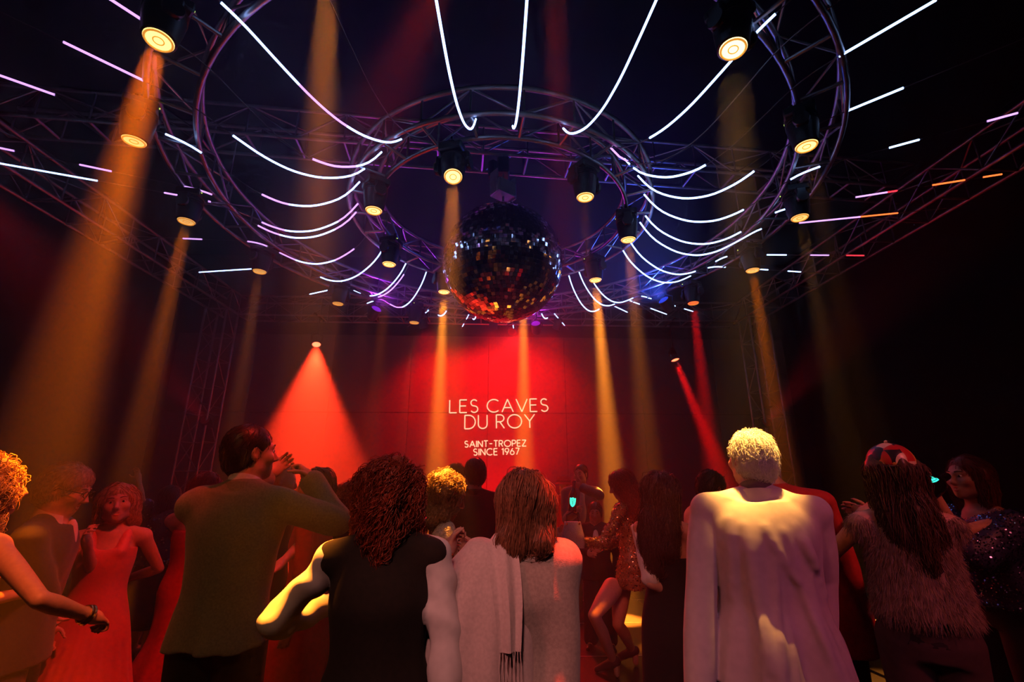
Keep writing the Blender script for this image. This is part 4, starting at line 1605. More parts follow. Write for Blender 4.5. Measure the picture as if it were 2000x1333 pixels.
    def shoes(g, material, heel=0.0, names=('R', 'L')):
        for sd in names:
            an, t, s = g.J['an' + sd], g.J['toe' + sd], g.s
            lo = np.minimum(an, t) - .1
            hi = np.maximum(an, t) + .1
            lo[2] = 0.0
            S = SDF(lo, hi, .008)
            f = N((t - an) * np.array([1, 1, 0]))
            hb = an - f * .035 * s
            S.chain([np.array([hb[0], hb[1], .035 + heel]), np.array([*(an * .5 + t * .5)[:2], .032 + heel * .45]), np.array([*(t + f * .02)[:2], .024])], [.036 * s, .037 * s, .026 * s], 0.02)
            S.ell(an + np.array([0, 0, -.01]), (.045 * s, .045 * s, .045 * s), None, 0.03)
            S.D[:, :, :2] = np.maximum(S.D[:, :, :2], 0.002)
            if heel:
                S.cone(np.array([hb[0], hb[1], .03 + heel]), np.array([hb[0], hb[1], .014]), .016, .008, 0.01)
            V, F = S.nets()
            g.put('shoe', V, F, material)

    def fur(g, name, material, sv, n, ln, thick, seed=2, parent=None, down=0.8, out=0.5, steps=4):
        S, V, o = sv
        r = np.random.default_rng(seed)
        P = V[r.integers(0, len(V), n)]
        gr, _ = S.grad(P)
        gr /= np.linalg.norm(gr, axis=1, keepdims=True) + 1e-9
        d = gr * out + np.array([0, 0, -down]) + r.normal(0, .3, (n, 3))
        d /= np.linalg.norm(d, axis=1, keepdims=True)
        L = ln * r.uniform(.5, 1.3, n)[:, None]
        pts = [P + d * L * q + np.array([0, 0, -1.0]) * L * .35 * q * q for q in np.linspace(0, 1, steps)]
        Vs, F = strands_mesh(np.stack(pts, 1), thick * r.uniform(.7, 1.3, n))
        return g.put(name, Vs, F, material, parent or o, kind='stuff')

    def sequins(g, material, sv, n, size, seed=4, zr=None, jit=0.45, parent=None):
        """small loose discs sewn all over a garment"""
        S, V, o = sv
        r = np.random.default_rng(seed)
        if zr:
            V = V[(V[:, 2] > zr[0]) & (V[:, 2] < zr[1])]
        P = V[r.integers(0, len(V), n)] + r.normal(0, .003, (n, 3))
        gr, dist = S.grad(P)
        gr /= np.linalg.norm(gr, axis=1, keepdims=True) + 1e-9
        P = P - gr * (dist - 0.003)[:, None]
        nn = gr + r.normal(0, jit, (n, 3))
        nn /= np.linalg.norm(nn, axis=1, keepdims=True)
        a = np.cross(nn, r.normal(0, 1, (n, 3)))
        a /= np.linalg.norm(a, axis=1, keepdims=True)
        b = np.cross(nn, a)
        sz = size * r.uniform(.7, 1.2, (n, 1))
        q = np.stack([P + sz * (math.cos(t) * a + math.sin(t) * b) for t in np.arange(6) * PI / 3], 1)
        return g.put('sequins', q.reshape(-1, 3), np.arange(n * 6).reshape(n, 6), material, parent or o, kind='stuff', smooth=False)

    # ----- hair
    def hair(g, material, style, n=700, steps=9, step=0.02, curl=0.0, cfreq=1.0, thick=0.0016, lift=0.004, loose=0.0, jitter=0.25, seed=3, grow_=0.0, back=0.12, wid=1.0, vox=None, ext=None, zmax=None, tipr=.045, cut=None, hug=0.0):
        """style: 'short', 'bob', 'long', 'curly', 'bald'"""
        c, R, s = g.Hc, g.Rh, g.s
        P = lambda x, y, z: c + R @ (np.array([x, y, z]) * s)
        lo, hi = c - 0.32, c + 0.32
        if style in ('long', 'bob', 'curly'):
            lo = lo - np.array([0, 0, 0.45 if style == 'long' else 0.15])
        if ext:
            lo = lo + np.array(ext[0])
            hi = hi + np.array(ext[1])
        S = SDF(lo, hi, vox or min(g.vox, 0.011))
        gw = grow_
        gt = max(gw, -0.002)
        S.ell(P(0, -0.018, 0.034), np.array([.083 + gt, .101 + gt, .096 + gt]) * s, R, 0.02)
        down = np.array([0, 0, -1.0])
        if style == 'short':
            S.ell(P(0, -.045, -.02), np.array([.076 + gw, .072 + gw, .085]) * s, R, 0.03)
            S.ell(P(0, .105, -.045), np.array([.085, .085, .092]) * s, R, 0.02, 'cut')
            S.half(P(0, 0, -.085), R @ np.array([0, 0.25, -1.0]))
            for k in (-1, 1):
                S.ell(P(.085 * k, .005, -.012), np.array([.02, .024, .034]) * s, R, 0.008, 'cut')
        elif style == 'bob':
            for k in (-1, 1):
                S.chain([P(.07 * k, -.02, .02), P(.082 * k * wid, -.02, -.08), P(.078 * k * wid, -.02, -.16)], [.045 * s + gw, .045 * s + gw, .03 * s], 0.05)
            S.chain([P(0, -.06, .02), P(0, -.075, -.08), P(0, -.07, -.17)], [.06 * s + gw, .062 * s + gw, .045 * s], 0.06)
            S.ell(P(0, .12, -.06), np.array([.066, .09, .12]) * s, R, 0.02, 'cut')
        elif style == 'curly':
            for k in (-1, 1):
                S.chain([P(.06 * k, -.01, .03), P(.085 * k * wid, -.015, -.05), P(.095 * k * wid, -.02, -.14)], [.06 * s + gw, .065 * s + gw, .055 * s + gw], 0.05)
            S.chain([P(0, -.05, .03), P(0, -.085, -.06), P(0, -.085, -.16)], [.075 * s + gw, .075 * s + gw, .065 * s + gw], 0.06)
            S.ell(P(0, .125, -.06), np.array([.062, .09, .12]) * s, R, 0.02, 'cut')
            S.wrinkle(0.009, 55, seed=seed)
        elif style == 'long':
            L = back
            b0, b1 = P(0, -.07, -.08), P(0, -.10, -.16)
            b1[1] += hug * .6
            tip = np.array([b1[0], b1[1] - .03 + hug, b1[2] - L])
            S.chain([P(0, -.05, .02), b0, b1, b1 * .5 + tip * .5, tip], [.07 * s, .075 * s * wid, .075 * s * wid, .07 * s * wid, tipr * s], 0.06)
            for k in (-1, 1):
                a0, a1 = P(.07 * k, -.02, .01), P(.078 * k * wid, -.035, -.10)
                a2 = np.array([a1[0] + .012 * k, a1[1] - .06, a1[2] - L * .85])
                S.chain([a0, a1, a1 * .5 + a2 * .5, a2], [.042 * s, .046 * s, .05 * s * wid, .03 * s], 0.05)
            S.ell(P(0, .115, -.06), np.array([.066, .088, .12]) * s, R, 0.02, 'cut')
            S.wrinkle(0.006, 60, seed=seed, stretch=(1, 1, .12))
        if cut is not None:
            S.half(P(0, -.06, cut), np.array([0, 0, -1.0]))
        V, F = S.nets()
        o = g.put('hair', V, F, material)
        if n:
            if zmax is not None:
                V = V[((V - c) @ R)[:, 2] < zmax]
            Vs, Fs = grow(S, V, n, steps, step, lift=lift, curl=curl, cfreq=cfreq, thick=thick, seed=seed, jitter=jitter, loose=loose,
                          flow=(lambda Q: np.array([0, 0, -1.0]) + 0.55 * N(R @ np.array([0, -1.0, 0.1])) * np.clip((Q[:, 2:3] - c[2] + .02) / .08, 0, 1)))
            g.put('hair_strands', Vs, Fs, material, o, kind='stuff')
        g.hairS = S
        return o

    def ribbon(g, name, material, pts, wid, side, thick=.012, wave=.012, parent=None):
        """a hanging strip of cloth through local points"""
        pts = np.asarray(pts, float)
        t = np.linspace(0, 1, len(pts))
        td = np.linspace(0, 1, 24)
        C = np.stack([np.interp(td, t, pts[:, i]) for i in range(3)], 1)
        for _ in range(6):
            C[1:-1] = (C[:-2] + 2 * C[1:-1] + C[2:]) / 4
        W_ = np.interp(td, t, wid)
        T = np.gradient(C, axis=0)
        T /= np.linalg.norm(T, axis=1)[:, None]
        sd = np.asarray(side, float) - T * (T @ np.asarray(side, float))[:, None]
        sd /= np.linalg.norm(sd, axis=1)[:, None]
        nn = np.cross(T, sd)
        m = 13
        V, F = [], []
        for layer in (0, 1):
            for i in range(24):
                for k in range(m):
                    u = k / (m - 1) * 2 - 1
                    off = wave * math.sin(u * 5.5 + td[i] * 2.2) + (thick * (1 - u ** 4) * (0.5 - layer))
                    V.append(C[i] + sd[i] * W_[i] * u + nn[i] * off)
        n0 = 24 * m
        for layer in (0, 1):
            for i in range(23):
                for k in range(m - 1):
                    q = [layer * n0 + i * m + k, layer * n0 + i * m + k + 1, layer * n0 + (i + 1) * m + k + 1, layer * n0 + (i + 1) * m + k]
                    F.append(tuple(q if layer == 0 else q[::-1]))
        for i in (0, 23):
            for k in range(m - 1):
                F.append((i * m + k, i * m + k + 1, n0 + i * m + k + 1, n0 + i * m + k))
        mb = MB()
        mb.add(g.W(np.array(V)), F)
        return build(mb, name, material, parent or g.t)

    def glasses(g, tint=(0.01, 0.01, 0.01), dark=False):
        s = g.s
        P = lambda x, y, z: g.W((g.Hc + g.Rh @ (np.array([x, y, z]) * s))[None])[0]
        t = g.t
        mf = mat('glasses frame', (0.015, 0.012, 0.012), rough=0.3, var=0.1)
        fr = link('glasses', None, None, t)
        for k in (-1, 1):
            mb = MB()
            pts = [P(k * .033 + .023 * math.cos(a), .112 - .006 * abs(math.cos(a)), .002 + .017 * math.sin(a)) for a in np.linspace(0, 2 * PI, 19)[:-1]]
            mb.tube(pts, .0022, n=5, closed=True)
            build(mb, 'rim', mf, fr)
            mb = MB()
            mb.tube([P(k * .056, .108, .006), P(k * .077, .08, .008), P(k * .083, .0, .006), P(k * .081, -.015, -.008)], .002, n=5)
            build(mb, 'temple', mf, fr)
            if dark:
                mb = MB()
                mb.add([P(k * .033, .112, .002)] + pts, [(0, i + 1, (i + 1) % 18 + 1) for i in range(18)])
                build(mb, 'dark_lens', mat('sunglass lens', (0.01, 0.01, 0.012), rough=0.08), fr)
        mb = MB()
        mb.tube([P(-.011, .113, .006), P(0, .116, .009), P(.011, .113, .006)], .002, n=5)
        build(mb, 'bridge', mf, fr)
        return g

# ---------------------------------------------------------------- cloth and hair materials
C_cream = mat('cream suiting', (0.52, 0.46, 0.44), rough=0.85, var=0.06, scale=30, bump=0.06, bscale=400, sheen=0.2)
C_olive = mat('grey green wool', (0.20, 0.19, 0.15), rough=0.95, var=0.15, scale=120, bump=0.1, bscale=500, sheen=0.2)
C_navy = mat('navy suiting', (0.030, 0.028, 0.06), rough=0.85, var=0.1, scale=60, bump=0.05, bscale=400, sheen=0.2)
C_bluesuit = mat('blue grey suiting', (0.06, 0.09, 0.13), rough=0.8, var=0.1, scale=60, bump=0.05, bscale=400, sheen=0.2)
C_black = mat('black cloth', (0.010, 0.009, 0.009), rough=0.9, var=0.2, scale=60, bump=0.05, bscale=300)
C_vest = mat('black brown vest cloth', (0.016, 0.010, 0.006), rough=0.9, var=0.2, scale=60, bump=0.06, bscale=400)
C_white = mat('white shirt cloth', (0.72, 0.68, 0.66), rough=0.8, var=0.05, scale=40, bump=0.05, bscale=300)
C_lace = mat('ivory lace', (0.74, 0.66, 0.48), rough=0.8, var=0.35, scale=90, bump=0.5, bscale=120)
C_shawl = mat('pale wool shawl', (0.60, 0.50, 0.47), rough=0.95, var=0.08, scale=90, bump=0.12, bscale=500, sheen=0.4)
C_knit = mat('beige knit', (0.42, 0.34, 0.29), rough=0.95, var=0.12, scale=90, bump=0.15, bscale=300, sheen=0.3)
C_beige = mat('beige jacket cloth', (0.55, 0.45, 0.32), rough=0.85, var=0.08, scale=50, bump=0.08, bscale=400)
C_reddress = mat('red satin', (0.70, 0.16, 0.14), rough=0.5, var=0.08, scale=8, sheen=0.3)
C_red = mat('red cloth', (0.50, 0.03, 0.03), rough=0.85, var=0.12, scale=40, bump=0.05, bscale=300)
C_fur = mat('brown fur', (0.30, 0.21, 0.17), rough=0.9, var=0.3, scale=30)
C_goldbase = mat('gold dress cloth', (0.28, 0.13, 0.06), rough=0.5, var=0.2, scale=60)
C_goldseq = mat('gold sequin', (0.95, 0.62, 0.34), rough=0.18, metal=1.0, var=0.1)
C_bluebase = mat('blue dress cloth', (0.03, 0.035, 0.14), rough=0.5, var=0.2, scale=60)
C_blueseq = mat('blue sequin', (0.35, 0.42, 0.95), rough=0.2, metal=1.0, var=0.25, scale=80)
C_plaid = mat('plaid cloth', (0.22, 0.16, 0.12), rough=0.9, var=0.6, scale=60)
C_shoe = mat('black shoe leather', (0.012, 0.010, 0.010), rough=0.3, var=0.2)
C_sandal = mat('sandal leather', (0.30, 0.18, 0.12), rough=0.4, var=0.2)
C_gold = mat('gold jewellery', (0.9, 0.65, 0.25), rough=0.2, metal=1.0, var=0.05)
H_white = mat('white hair', (0.93, 0.90, 0.82), rough=0.55, var=0.1, scale=70)
H_red = mat('red auburn hair', (0.34, 0.055, 0.022), rough=0.42, var=0.4, scale=70)
H_auburn = mat('auburn hair', (0.27, 0.10, 0.05), rough=0.42, var=0.35, scale=70)
H_brown = mat('dark brown hair', (0.075, 0.038, 0.022), rough=0.42, var=0.35, scale=70)
H_dark = mat('black hair', (0.015, 0.010, 0.009), rough=0.45, var=0.3, scale=70)
H_blonde = mat('blonde hair', (0.62, 0.42, 0.20), rough=0.42, var=0.3, scale=70)
H_grey = mat('grey hair', (0.40, 0.37, 0.34), rough=0.5, var=0.25, scale=70)
GRP = 'guests on the dance floor'


def pleats(n, amp, z0, z1, seed=0, sharp=1.0):
    """angular folds that deepen from z1 down to z0"""
    ph = seed * 1.7

    def f(a, z):
        w = np.clip((z1 - z) / (z1 - z0 + 1e-6), 0, 1)
        return amp * w * np.sin(n * a + ph + 0.6 * np.sin(2 * a + ph))
    return f


def bracelet(name, g, sd, label, cat, r=0.032, t=0.005, fr=0.93, m=None):
    w = g.J['el' + sd] * (1 - fr) + g.J['wr' + sd] * fr
    d = N(g.J['wr' + sd] - g.J['el' + sd])
    R = np.array(Vector(g.Rw @ d).to_track_quat('Z', 'Y').to_matrix())
    c = g.W(w[None])[0]
    mb = MB()
    mb.tube([c + R @ np.array([r * math.cos(a), r * math.sin(a), 0]) for a in np.linspace(0, 2 * PI, 25)[:-1]], t, n=6, closed=True)
    return build(mb, name, m or C_gold, g.t)


# ================================================================ near row
# white-haired man in the pale suit
g = Guest('white-haired man in a pale suit jacket seen from behind at the right', 1459, 843, 2.3, 1.83, -14, 'm', 0.010, head=(24, 6, 3), width=1.12, lean=(.02, .10), group=GRP)
g.arm('L', (1372, 1130, 2.26), (1368, 1330, 2.22), 0.5)
g.arm('R', (1606, 1130, 2.28), (1600, 1330, 2.32), 0.5)
g.body()
g.eyes().brows((0.5, 0.45, 0.4))


def man_folds(a, z):
    w = np.clip((g.Z(.80) - z) / .5, 0, 1)
    back = np.clip(-np.sin(a), 0, 1)
    return back * w * (0.11 * (1 - 2 * np.abs(np.sin(2.6 * a + 0.7 + 1.1 * z))) + 0.05 * (1 - 2 * np.abs(np.sin(5.3 * a - 1.6 * z))))


RIDGES = [((.05, .76), (.16, .47), .016), ((-.02, .77), (.07, .66), .012), ((.10, .77), (.15, .69), .011), ((-.10, .77), (-.085, .5), .013), ((.0, .70), (-.05, .46), .012), ((.13, .74), (.19, .63), .011), ((-.15, .78), (-.17, .62), .012)]


def suit_ridges(S):
    for (x0, q0), (x1, q1), r in RIDGES:
        pts, rs = [], []
        for u in np.linspace(0, 1, 12):
            x, q = x0 + (x1 - x0) * u ** 1.2, q0 + (q1 - q0) * u
            o = g.L(q)
            w, dpt = .215, .165 if q < .72 else .155
            y = o[1] - .005 - dpt * math.sqrt(max(.05, 1 - (x / w) ** 2))
            p_ = np.array([[x + o[0], y, g.Z(q)]])
            for _ in range(4):
                p_[0, 1] += float(S.grad(p_)[1][0]) * .9
            pts.append(p_[0] + np.array([0, .006 * (1 - math.sin(PI * u)), 0]))
            rs.append(r * (0.45 + math.sin(PI * (.1 + .8 * u)) * .55))
        S.chain(pts, rs, .03)


g.jacket(C_cream, extra=suit_ridges, hem=0.44, sleeve_to=1.22, grow=0.034, flare=0.05, folds=man_folds, sg=0.026, wr=(0.004, 22, {'seed': 4, 'stretch': (1, 1, .45)}), vox=0.009)
g.collar(C_cream, 'jacket_collar', rise=0.030, wide=1.10, zoff=-0.010)
g.collar(mat('dark shirt cloth', (0.12, 0.09, 0.08), rough=0.8), 'shirt_collar', rise=0.058, wide=0.86)
g.trousers(C_cream)
g.shoes(C_shoe)
g.hair(H_white, 'short', n=2600, steps=6, step=0.009, thick=0.0013, lift=0.008, jitter=0.7, grow_=0.0, seed=8, loose=0.003, vox=0.008)

# woman with red curls, black vest and white sleeves
g = Guest('woman with voluminous red curls in a black vest with white sleeves', 765, 897, 1.76, 1.66, 10, 'f', 0.010, head=(-4, 8, 0), width=1.12, group=GRP)
g.arm('L', (565, 1185, 1.74), (665, 1175, 2.0), 0.5)
g.arm('R', (868, 1225, 1.75), (872, 1350, 1.72), 0.5)
g.body()
g.shell('blouse', C_white, lambda S: (S.loft(g.torso_tab(0.006, .6, .84), .02), [g.sleeve(S, sd, .013, .92, cuff=-.004, full=.008) for sd in 'RL']), wr=(0.006, 42, {'seed': 3, 'stretch': (1, 1, .8)}), zlo=.75)


def vest(S):
    tab = [r for r in g.torso_tab(0.022, .5, .835)]
    tab = [(g.Z(.40), .24, .20, 0, -.01)] + tab
    S.loft(tab, .02, fold=pleats(5, .03, .6, 1.1, 2))
    for sd in 'RL':
        S.cone(g.J['neck'] + np.array([0, -.015, -.03]), g.J['sh' + sd] * .9 + g.J['neck'] * .1 + np.array([0, -.008, .004]), .066, .060, .04)


g.shell('vest', C_vest, vest, wr=(0.003, 20, {'seed': 6, 'stretch': (1, 1, .5)}), zlo=.6)
g.trousers(C_black)
g.shoes(C_shoe)
g.hair(H_red, 'curly', n=2200, steps=11, step=0.014, curl=0.011, cfreq=1.15, thick=0.0021, lift=0.006, loose=0.007, grow_=-0.012, wid=.74, seed=5)

# woman in the pale shawl
g = Guest('auburn-haired woman wrapped in a pale wool shawl in the middle foreground', 1032, 916, 1.9, 1.65, 0, 'f', 0.010, head=(-14, 4, 0), width=.95, lean=(.065, 0), group=GRP)
g.arm('L', (868, 1150, 1.95), (876, 1078, 2.12), 1.0, palm=(0.6, 0.3, 0.2))
g.arm('R', (990, 1150, 2.15), (918, 1075, 2.32), 1.0, palm=(-0.6, 0.3, 0.2))
g.body(vox=.008)
g.shell('knit_top', C_knit, lambda S: (S.loft([(g.Z(.46), .19, .15, .01, -.01)] + g.torso_tab(0.016, .5, .83), .02), [g.sleeve(S, sd, .015, .62) for sd in 'RL'], S.cone(g.J['shR'], g.J['shR'] + np.array([-.03, -.02, -.55]), .056, .075, .09)), wr=(0.004, 22, {'seed': 9, 'stretch': (1, 1, .5)}), zlo=.65)
elL, shL, nk = g.J['elL'], g.J['shL'], g.J['neck']


def shawl(S):
    c = g.L(.8)
    # cloth over the left shoulder and arm, hanging in folds to the knees
    tab = [(.50, .22, .17, -.13, -.03), (.8, .215, .165, -.13, -.03), (1.05, .20, .155, -.12, -.02), (1.2, .18, .14, -.10, -.015), (1.3, .15, .12, -.075, -.01), (g.Z(.825), .085, .09, -.045, 0)]
    S.loft(tab, .03, fold=pleats(8, .11, .7, 1.38, 3))
    S.ell(shL + np.array([0, -.005, .0]), (.07, .075, .062), None, .05)
    S.chain([shL, elL + np.array([0, -.02, .0]), elL + np.array([.03, -.05, -.25]), elL + np.array([.06, -.07, -.5])], [.062, .056, .05, .045], .08)


g.shell('shawl', C_shawl, shawl, wr=(0.003, 26, {'seed': 2, 'stretch': (1, 1, .3)}), zlo=.45, vox=.009)
# the end of the shawl thrown back over the shoulder
g.ribbon('shawl_end', C_shawl, [nk + np.array([-.13, .05, -.03]), nk + np.array([-.10, -.04, .012]), nk + np.array([-.075, -.12, -.05]), nk + np.array([-.055, -.172, -.17]), nk + np.array([-.05, -.185, -.32])], [.05, .06, .058, .05, .036], (1, 0.25, .25), thick=.022, wave=.010)
for k in range(9):
    mb = MB()
    p0 = g.W((nk + np.array([-.080 + k * .008, -.186, -.315]))[None])[0]
    mb.tube([p0, p0 + np.array([.004 * (k % 3 - 1), 0, -.05]), p0 + np.array([.006 * (k % 2), 0, -.10 - .01 * (k % 3)])], .0018, n=5)
    build(mb, 'fringe', C_shawl, g.t)
bracelet('bracelet', g, 'L', '', '', r=.026, fr=.86)
g.trousers(C_black)
g.shoes(C_shoe)
g.hair(H_auburn, 'long', n=2600, steps=16, step=0.018, curl=0.003, cfreq=.5, thick=0.0019, lift=0.006, back=.05, wid=.76, tipr=.062, cut=-.25, hug=.05, seed=6, jitter=.12, loose=.004)

# man in the grey-green blazer raising his fist
g = Guest('tall dark-haired man in a grey-green blazer raising his right fist', 497, 829, 2.3, 1.86, 6, 'm', 0.010, head=(-50, 4, 0), width=.97, lean=(.0, .02), group=GRP, skin=M_skin2)
g.arm('R', (632, 1010, 2.42), (606, 938, 2.5), 1.5, palm=(-0.9, -0.1, 0))
g.arm('L', (430, 1010, 2.75), (520, 930, 2.72), .35, palm=(0.6, -0.6, 0.3))
g.body(vox=.008)
g.eyes().mouth().brows()


def blazer_folds(a, z):
    w = np.clip((g.Z(.74) - z) / .4, 0, 1)
    return w * (0.03 * np.sin(5 * a + 3 * z) + .018 * np.sin(9 * a - 5 * z))


g.jacket(C_olive, hem=0.495, grow=0.022, flare=0.014, folds=blazer_folds, sg=.024, wr=(0.0045, 26, {'seed': 12, 'stretch': (1, 1, .7)}), vox=.009)
g.collar(C_olive, 'jacket_collar', rise=0.028, wide=1.10, zoff=-.010)
g.collar(mat('lilac white shirt cloth', (0.66, 0.62, 0.72), rough=0.8), 'shirt_collar', rise=0.055, wide=0.86)
g.trousers(C_black)
g.shoes(C_shoe)
g.hair(H_dark, 'short', n=900, steps=5, step=0.010, thick=0.0013, lift=0.003, jitter=0.4, seed=9)

# woman with the plaid cap and the fur vest
g = Guest('long-haired woman in a brown fur vest and plaid cap at the right', 1730, 872, 2.3, 1.74, -22, 'f', 0.011, head=(10, 4, 0), width=1.0, group=GRP)
g.arm('L', (1660, 1045, 2.42), (1693, 990, 2.6), .25, palm=(1, 0, 0))
g.arm('R', (1800, 1060, 2.75), (1700, 1005, 2.75), .5, palm=(-1, 0, 0))
g.body(vox=.009)
g.eyes()
g.shell('top', C_black, lambda S: S.loft(g.torso_tab(0.008, .5, .80), .02), zlo=.8)
g.shell('fur_vest', C_fur, lambda S: (S.loft([(g.Z(.585), .180, .15, 0, -.01), (g.Z(.62), .178, .15, 0, -.01), (g.Z(.70), .165, .14, 0, -.005)] + [r for r in g.torso_tab(0.02, .72, .835)], .03, fold=pleats(7, .03, 1.0, 1.4, 1)),
      [S.ell(g.J['sh' + sd] + np.array([0, 0, -.0]), (.052, .06, .05), None, .05) for sd in 'RL']), zlo=.9, keep=True)
g.fur('fur_hairs', C_fur, g.keep, 11000, .032, .0013, seed=4)
g.trousers(mat('dark wine trousers', (0.05, 0.03, 0.03), rough=0.9), wide=.0, grow=.012)
g.shoes(C_shoe)
g.hair(H_brown, 'long', n=2400, steps=22, step=0.02, curl=0.004, cfreq=.45, thick=0.0017, lift=0.006, back=.2, wid=.8, seed=16, jitter=.12, loose=.006, ext=((0, 0, -.15), (0, 0, 0)), zmax=.05, grow_=-.006)
# cap: crown of plaid patches and a small peak
cm = bpy.data.materials.new('plaid patchwork')
cm.use_nodes = True
nt = cm.node_tree
tc = nt.nodes.new('ShaderNodeTexCoord')
mp = nt.nodes.new('ShaderNodeMapping')
mp.inputs['Scale'].default_value = (13, 13, 11)
ck = nt.nodes.new('ShaderNodeTexVoronoi')
ck.distance = 'CHEBYCHEV'
ck.inputs['Scale'].default_value = 1.6
ck.inputs['Randomness'].default_value = 0.35
rp = nt.nodes.new('ShaderNodeValToRGB')
rp.color_ramp.interpolation = 'CONSTANT'
cols = [(0.0, (.55, .02, .02)), (.3, (.02, .02, .03)), (.5, (.70, .38, .08)), (.62, (.5, .03, .03)), (.8, (.06, .06, .16)), (.92, (.75, .6, .4))]
while len(rp.color_ramp.elements) < len(cols):
    rp.color_ramp.elements.new(0.5)
for e, (ps, cc) in zip(rp.color_ramp.elements, cols):
    e.position = ps
    e.color = (*cc, 1)
nt.links.new(tc.outputs['Object'], mp.inputs['Vector'])
nt.links.new(mp.outputs['Vector'], ck.inputs['Vector'])
sp = nt.nodes.new('ShaderNodeSeparateColor')
nt.links.new(ck.outputs['Color'], sp.inputs['Color'])
nt.links.new(sp.outputs[0], rp.inputs['Fac'])
nt.links.new(rp.outputs['Color'], nt.nodes['Principled BSDF'].inputs['Base Color'])
nt.nodes['Principled BSDF'].inputs['Roughness'].default_value = 0.35


def cap(S):
    c, R = g.Hc, g.Rh
    P = lambda x, y, z: c + R @ np.array([x, y, z])
    S.ell(P(0, -.015, .048), (.094, .110, .096), R, .02)
    S.half(P(0, -.02, .030), R @ np.array([0, -.10, -1.0]))
    S.cone(P(-.05, .095, .045), P(.05, .095, .045), .012, .012, .03)
    S.cone(P(-.03, .14, .035), P(.03, .14, .035), .007, .007, .05)


capo = thing('plaid_cap', 'red and black plaid cap on the head of the woman in fur', 'cap', tuple(g.W((g.Hc + np.array([0, 0, .04]))[None])[0]))
S = SDF(g.Hc - .25, g.Hc + .25, .008)
cap(S)
V, F = S.nets()
link('cap_crown', np_mesh('cap_crown', g.W(V), F), cm, capo)
mb = MB()
c = g.Hc + g.Rh @ np.array([0, -.015, .04])
mb.tube([g.W((g.Hc + g.Rh @ np.array([.093 * math.sin(a), -.015 + .109 * math.cos(a), .030 - .010 * math.cos(a)]))[None])[0] for a in np.linspace(0, 2 * PI, 41)[:-1]], .006, n=6, closed=True)
build(mb, 'cap_band', mat('cap band', (.10, .05, .04), rough=.5), capo)
mb = MB()
mb.lathe([(.012, -.004), (.012, .004), (.006, .008)], g.W((g.Hc + g.Rh @ np.array([0, -.015, .148]))[None])[0], 12)
build(mb, 'cap_button', cm, capo)

# curly blonde woman at the left edge
g = Guest('curly blonde woman with bare shoulder reaching her arm in at the left edge', -12, 893, 1.98, 1.70, -12, 'f', 0.010, head=(-30, 4, 0), width=1.05, group=GRP)
g.arm('R', (92, 1190, 1.86), (152, 1196, 2.02), 1.15, palm=(-.2, .3, -1))
g.arm('L', (-110, 1190, 2.1), (2, 1205, 1.95), .8, palm=(-.2, 1, 0))
g.body(vox=.008)
g.shell('dress', C_plaid, lambda S: (S.loft([(.35, .26, .2, 0, 0), (.7, .22, .16, 0, 0)] + g.torso_tab(.012, .53, .715), .02, fold=pleats(9, .04, .4, .95, 2))), zlo=.3)
for q, fr in enumerate((.90, .97)):
    bracelet('bracelet', g, 'R', '', '', r=.030, t=.004 + .003 * q, fr=fr)
g.shoes(C_sandal, .04)
g.hair(H_blonde, 'curly', n=2000, steps=11, step=0.013, curl=0.013, cfreq=1.2, thick=0.002, lift=0.012, loose=.008, grow_=.0, wid=.95, seed=25)

# ================================================================ second row, left
g = Guest('grey-haired man with glasses in a navy suit at the left looking down', 140, 908, 2.52, 1.71, -62, 'm', 0.011, head=(-8, -16, 0), lean=(0, .05), group=GRP)
g.arm('R', (78, 1130, 2.42), (92, 1200, 2.6), .7)
g.arm('L', (-0.25, .0, 1.1), (-.24, .05, .87), .6)
g.body()
g.eyes().mouth(True).brows((0.3, 0.28, 0.25)).glasses()
g.jacket(C_navy, hem=.46, grow=.022, flare=.02, vox=.011)
g.collar(C_navy, 'jacket_collar', rise=.026, wide=1.1, zoff=-.012)
g.collar(C_white, 'shirt_collar', rise=.05, wide=1.0)
# open shirt front between the lapels
g.shell('shirt_front', C_white, lambda S: (S.ell(g.J['neck'] + np.array([0, .080, -.13]), (.036, .034, .12), None, .02)), zlo=1.0, vox=.01)
g.trousers(C_navy)
g.shoes(C_shoe)
g.hair(H_grey, 'short', n=1200, steps=7, step=.011, thick=.0014, lift=.006, jitter=.3, grow_=.006, seed=31)

g = Guest('smiling blonde woman in a long red sleeveless dress facing the camera', 240, 942, 2.95, 1.62, -148, 'f', 0.009, head=(4, 4, 6), group=GRP)
g.arm('R', (172, 1110, 2.9), (168, 1052, 2.72), .7, palm=(.5, .2, 0))
g.arm('L', (298, 1085, 3.12), (-.09, -.20, 1.0), .5)
g.body(vox=.008)
g.eyes().mouth(True).brows((.2, .12, .06))


def red_dress(S):
    tab = [(.06, .36, .30, 0, 0), (.3, .29, .24, 0, 0), (.6, .22, .18, 0, 0), (g.Z(.48), .19, .14, 0, 0)] + g.torso_tab(.010, .5, .765)
    S.loft(tab, .02, fold=pleats(26, .035, .1, .95, 2))
    for k in (-1, 1):
        S.chain([np.array([.07 * k, .075, g.Z(.755)]), np.array([.078 * k, .035, g.Z(.80)]), np.array([.08 * k, .0, g.Z(.822)]), np.array([.07 * k, -.05, g.Z(.80)]), np.array([.055 * k, -.075, g.Z(.755)])], [.034, .028, .022, .026, .034], .02)


g.shell('dress', C_reddress, red_dress, zlo=.02, vox=.010, pad=.28)
g.hair(H_blonde, 'long', n=1000, steps=14, step=.016, thick=.0016, lift=.004, back=.06, wid=.85, seed=33, jitter=.1)

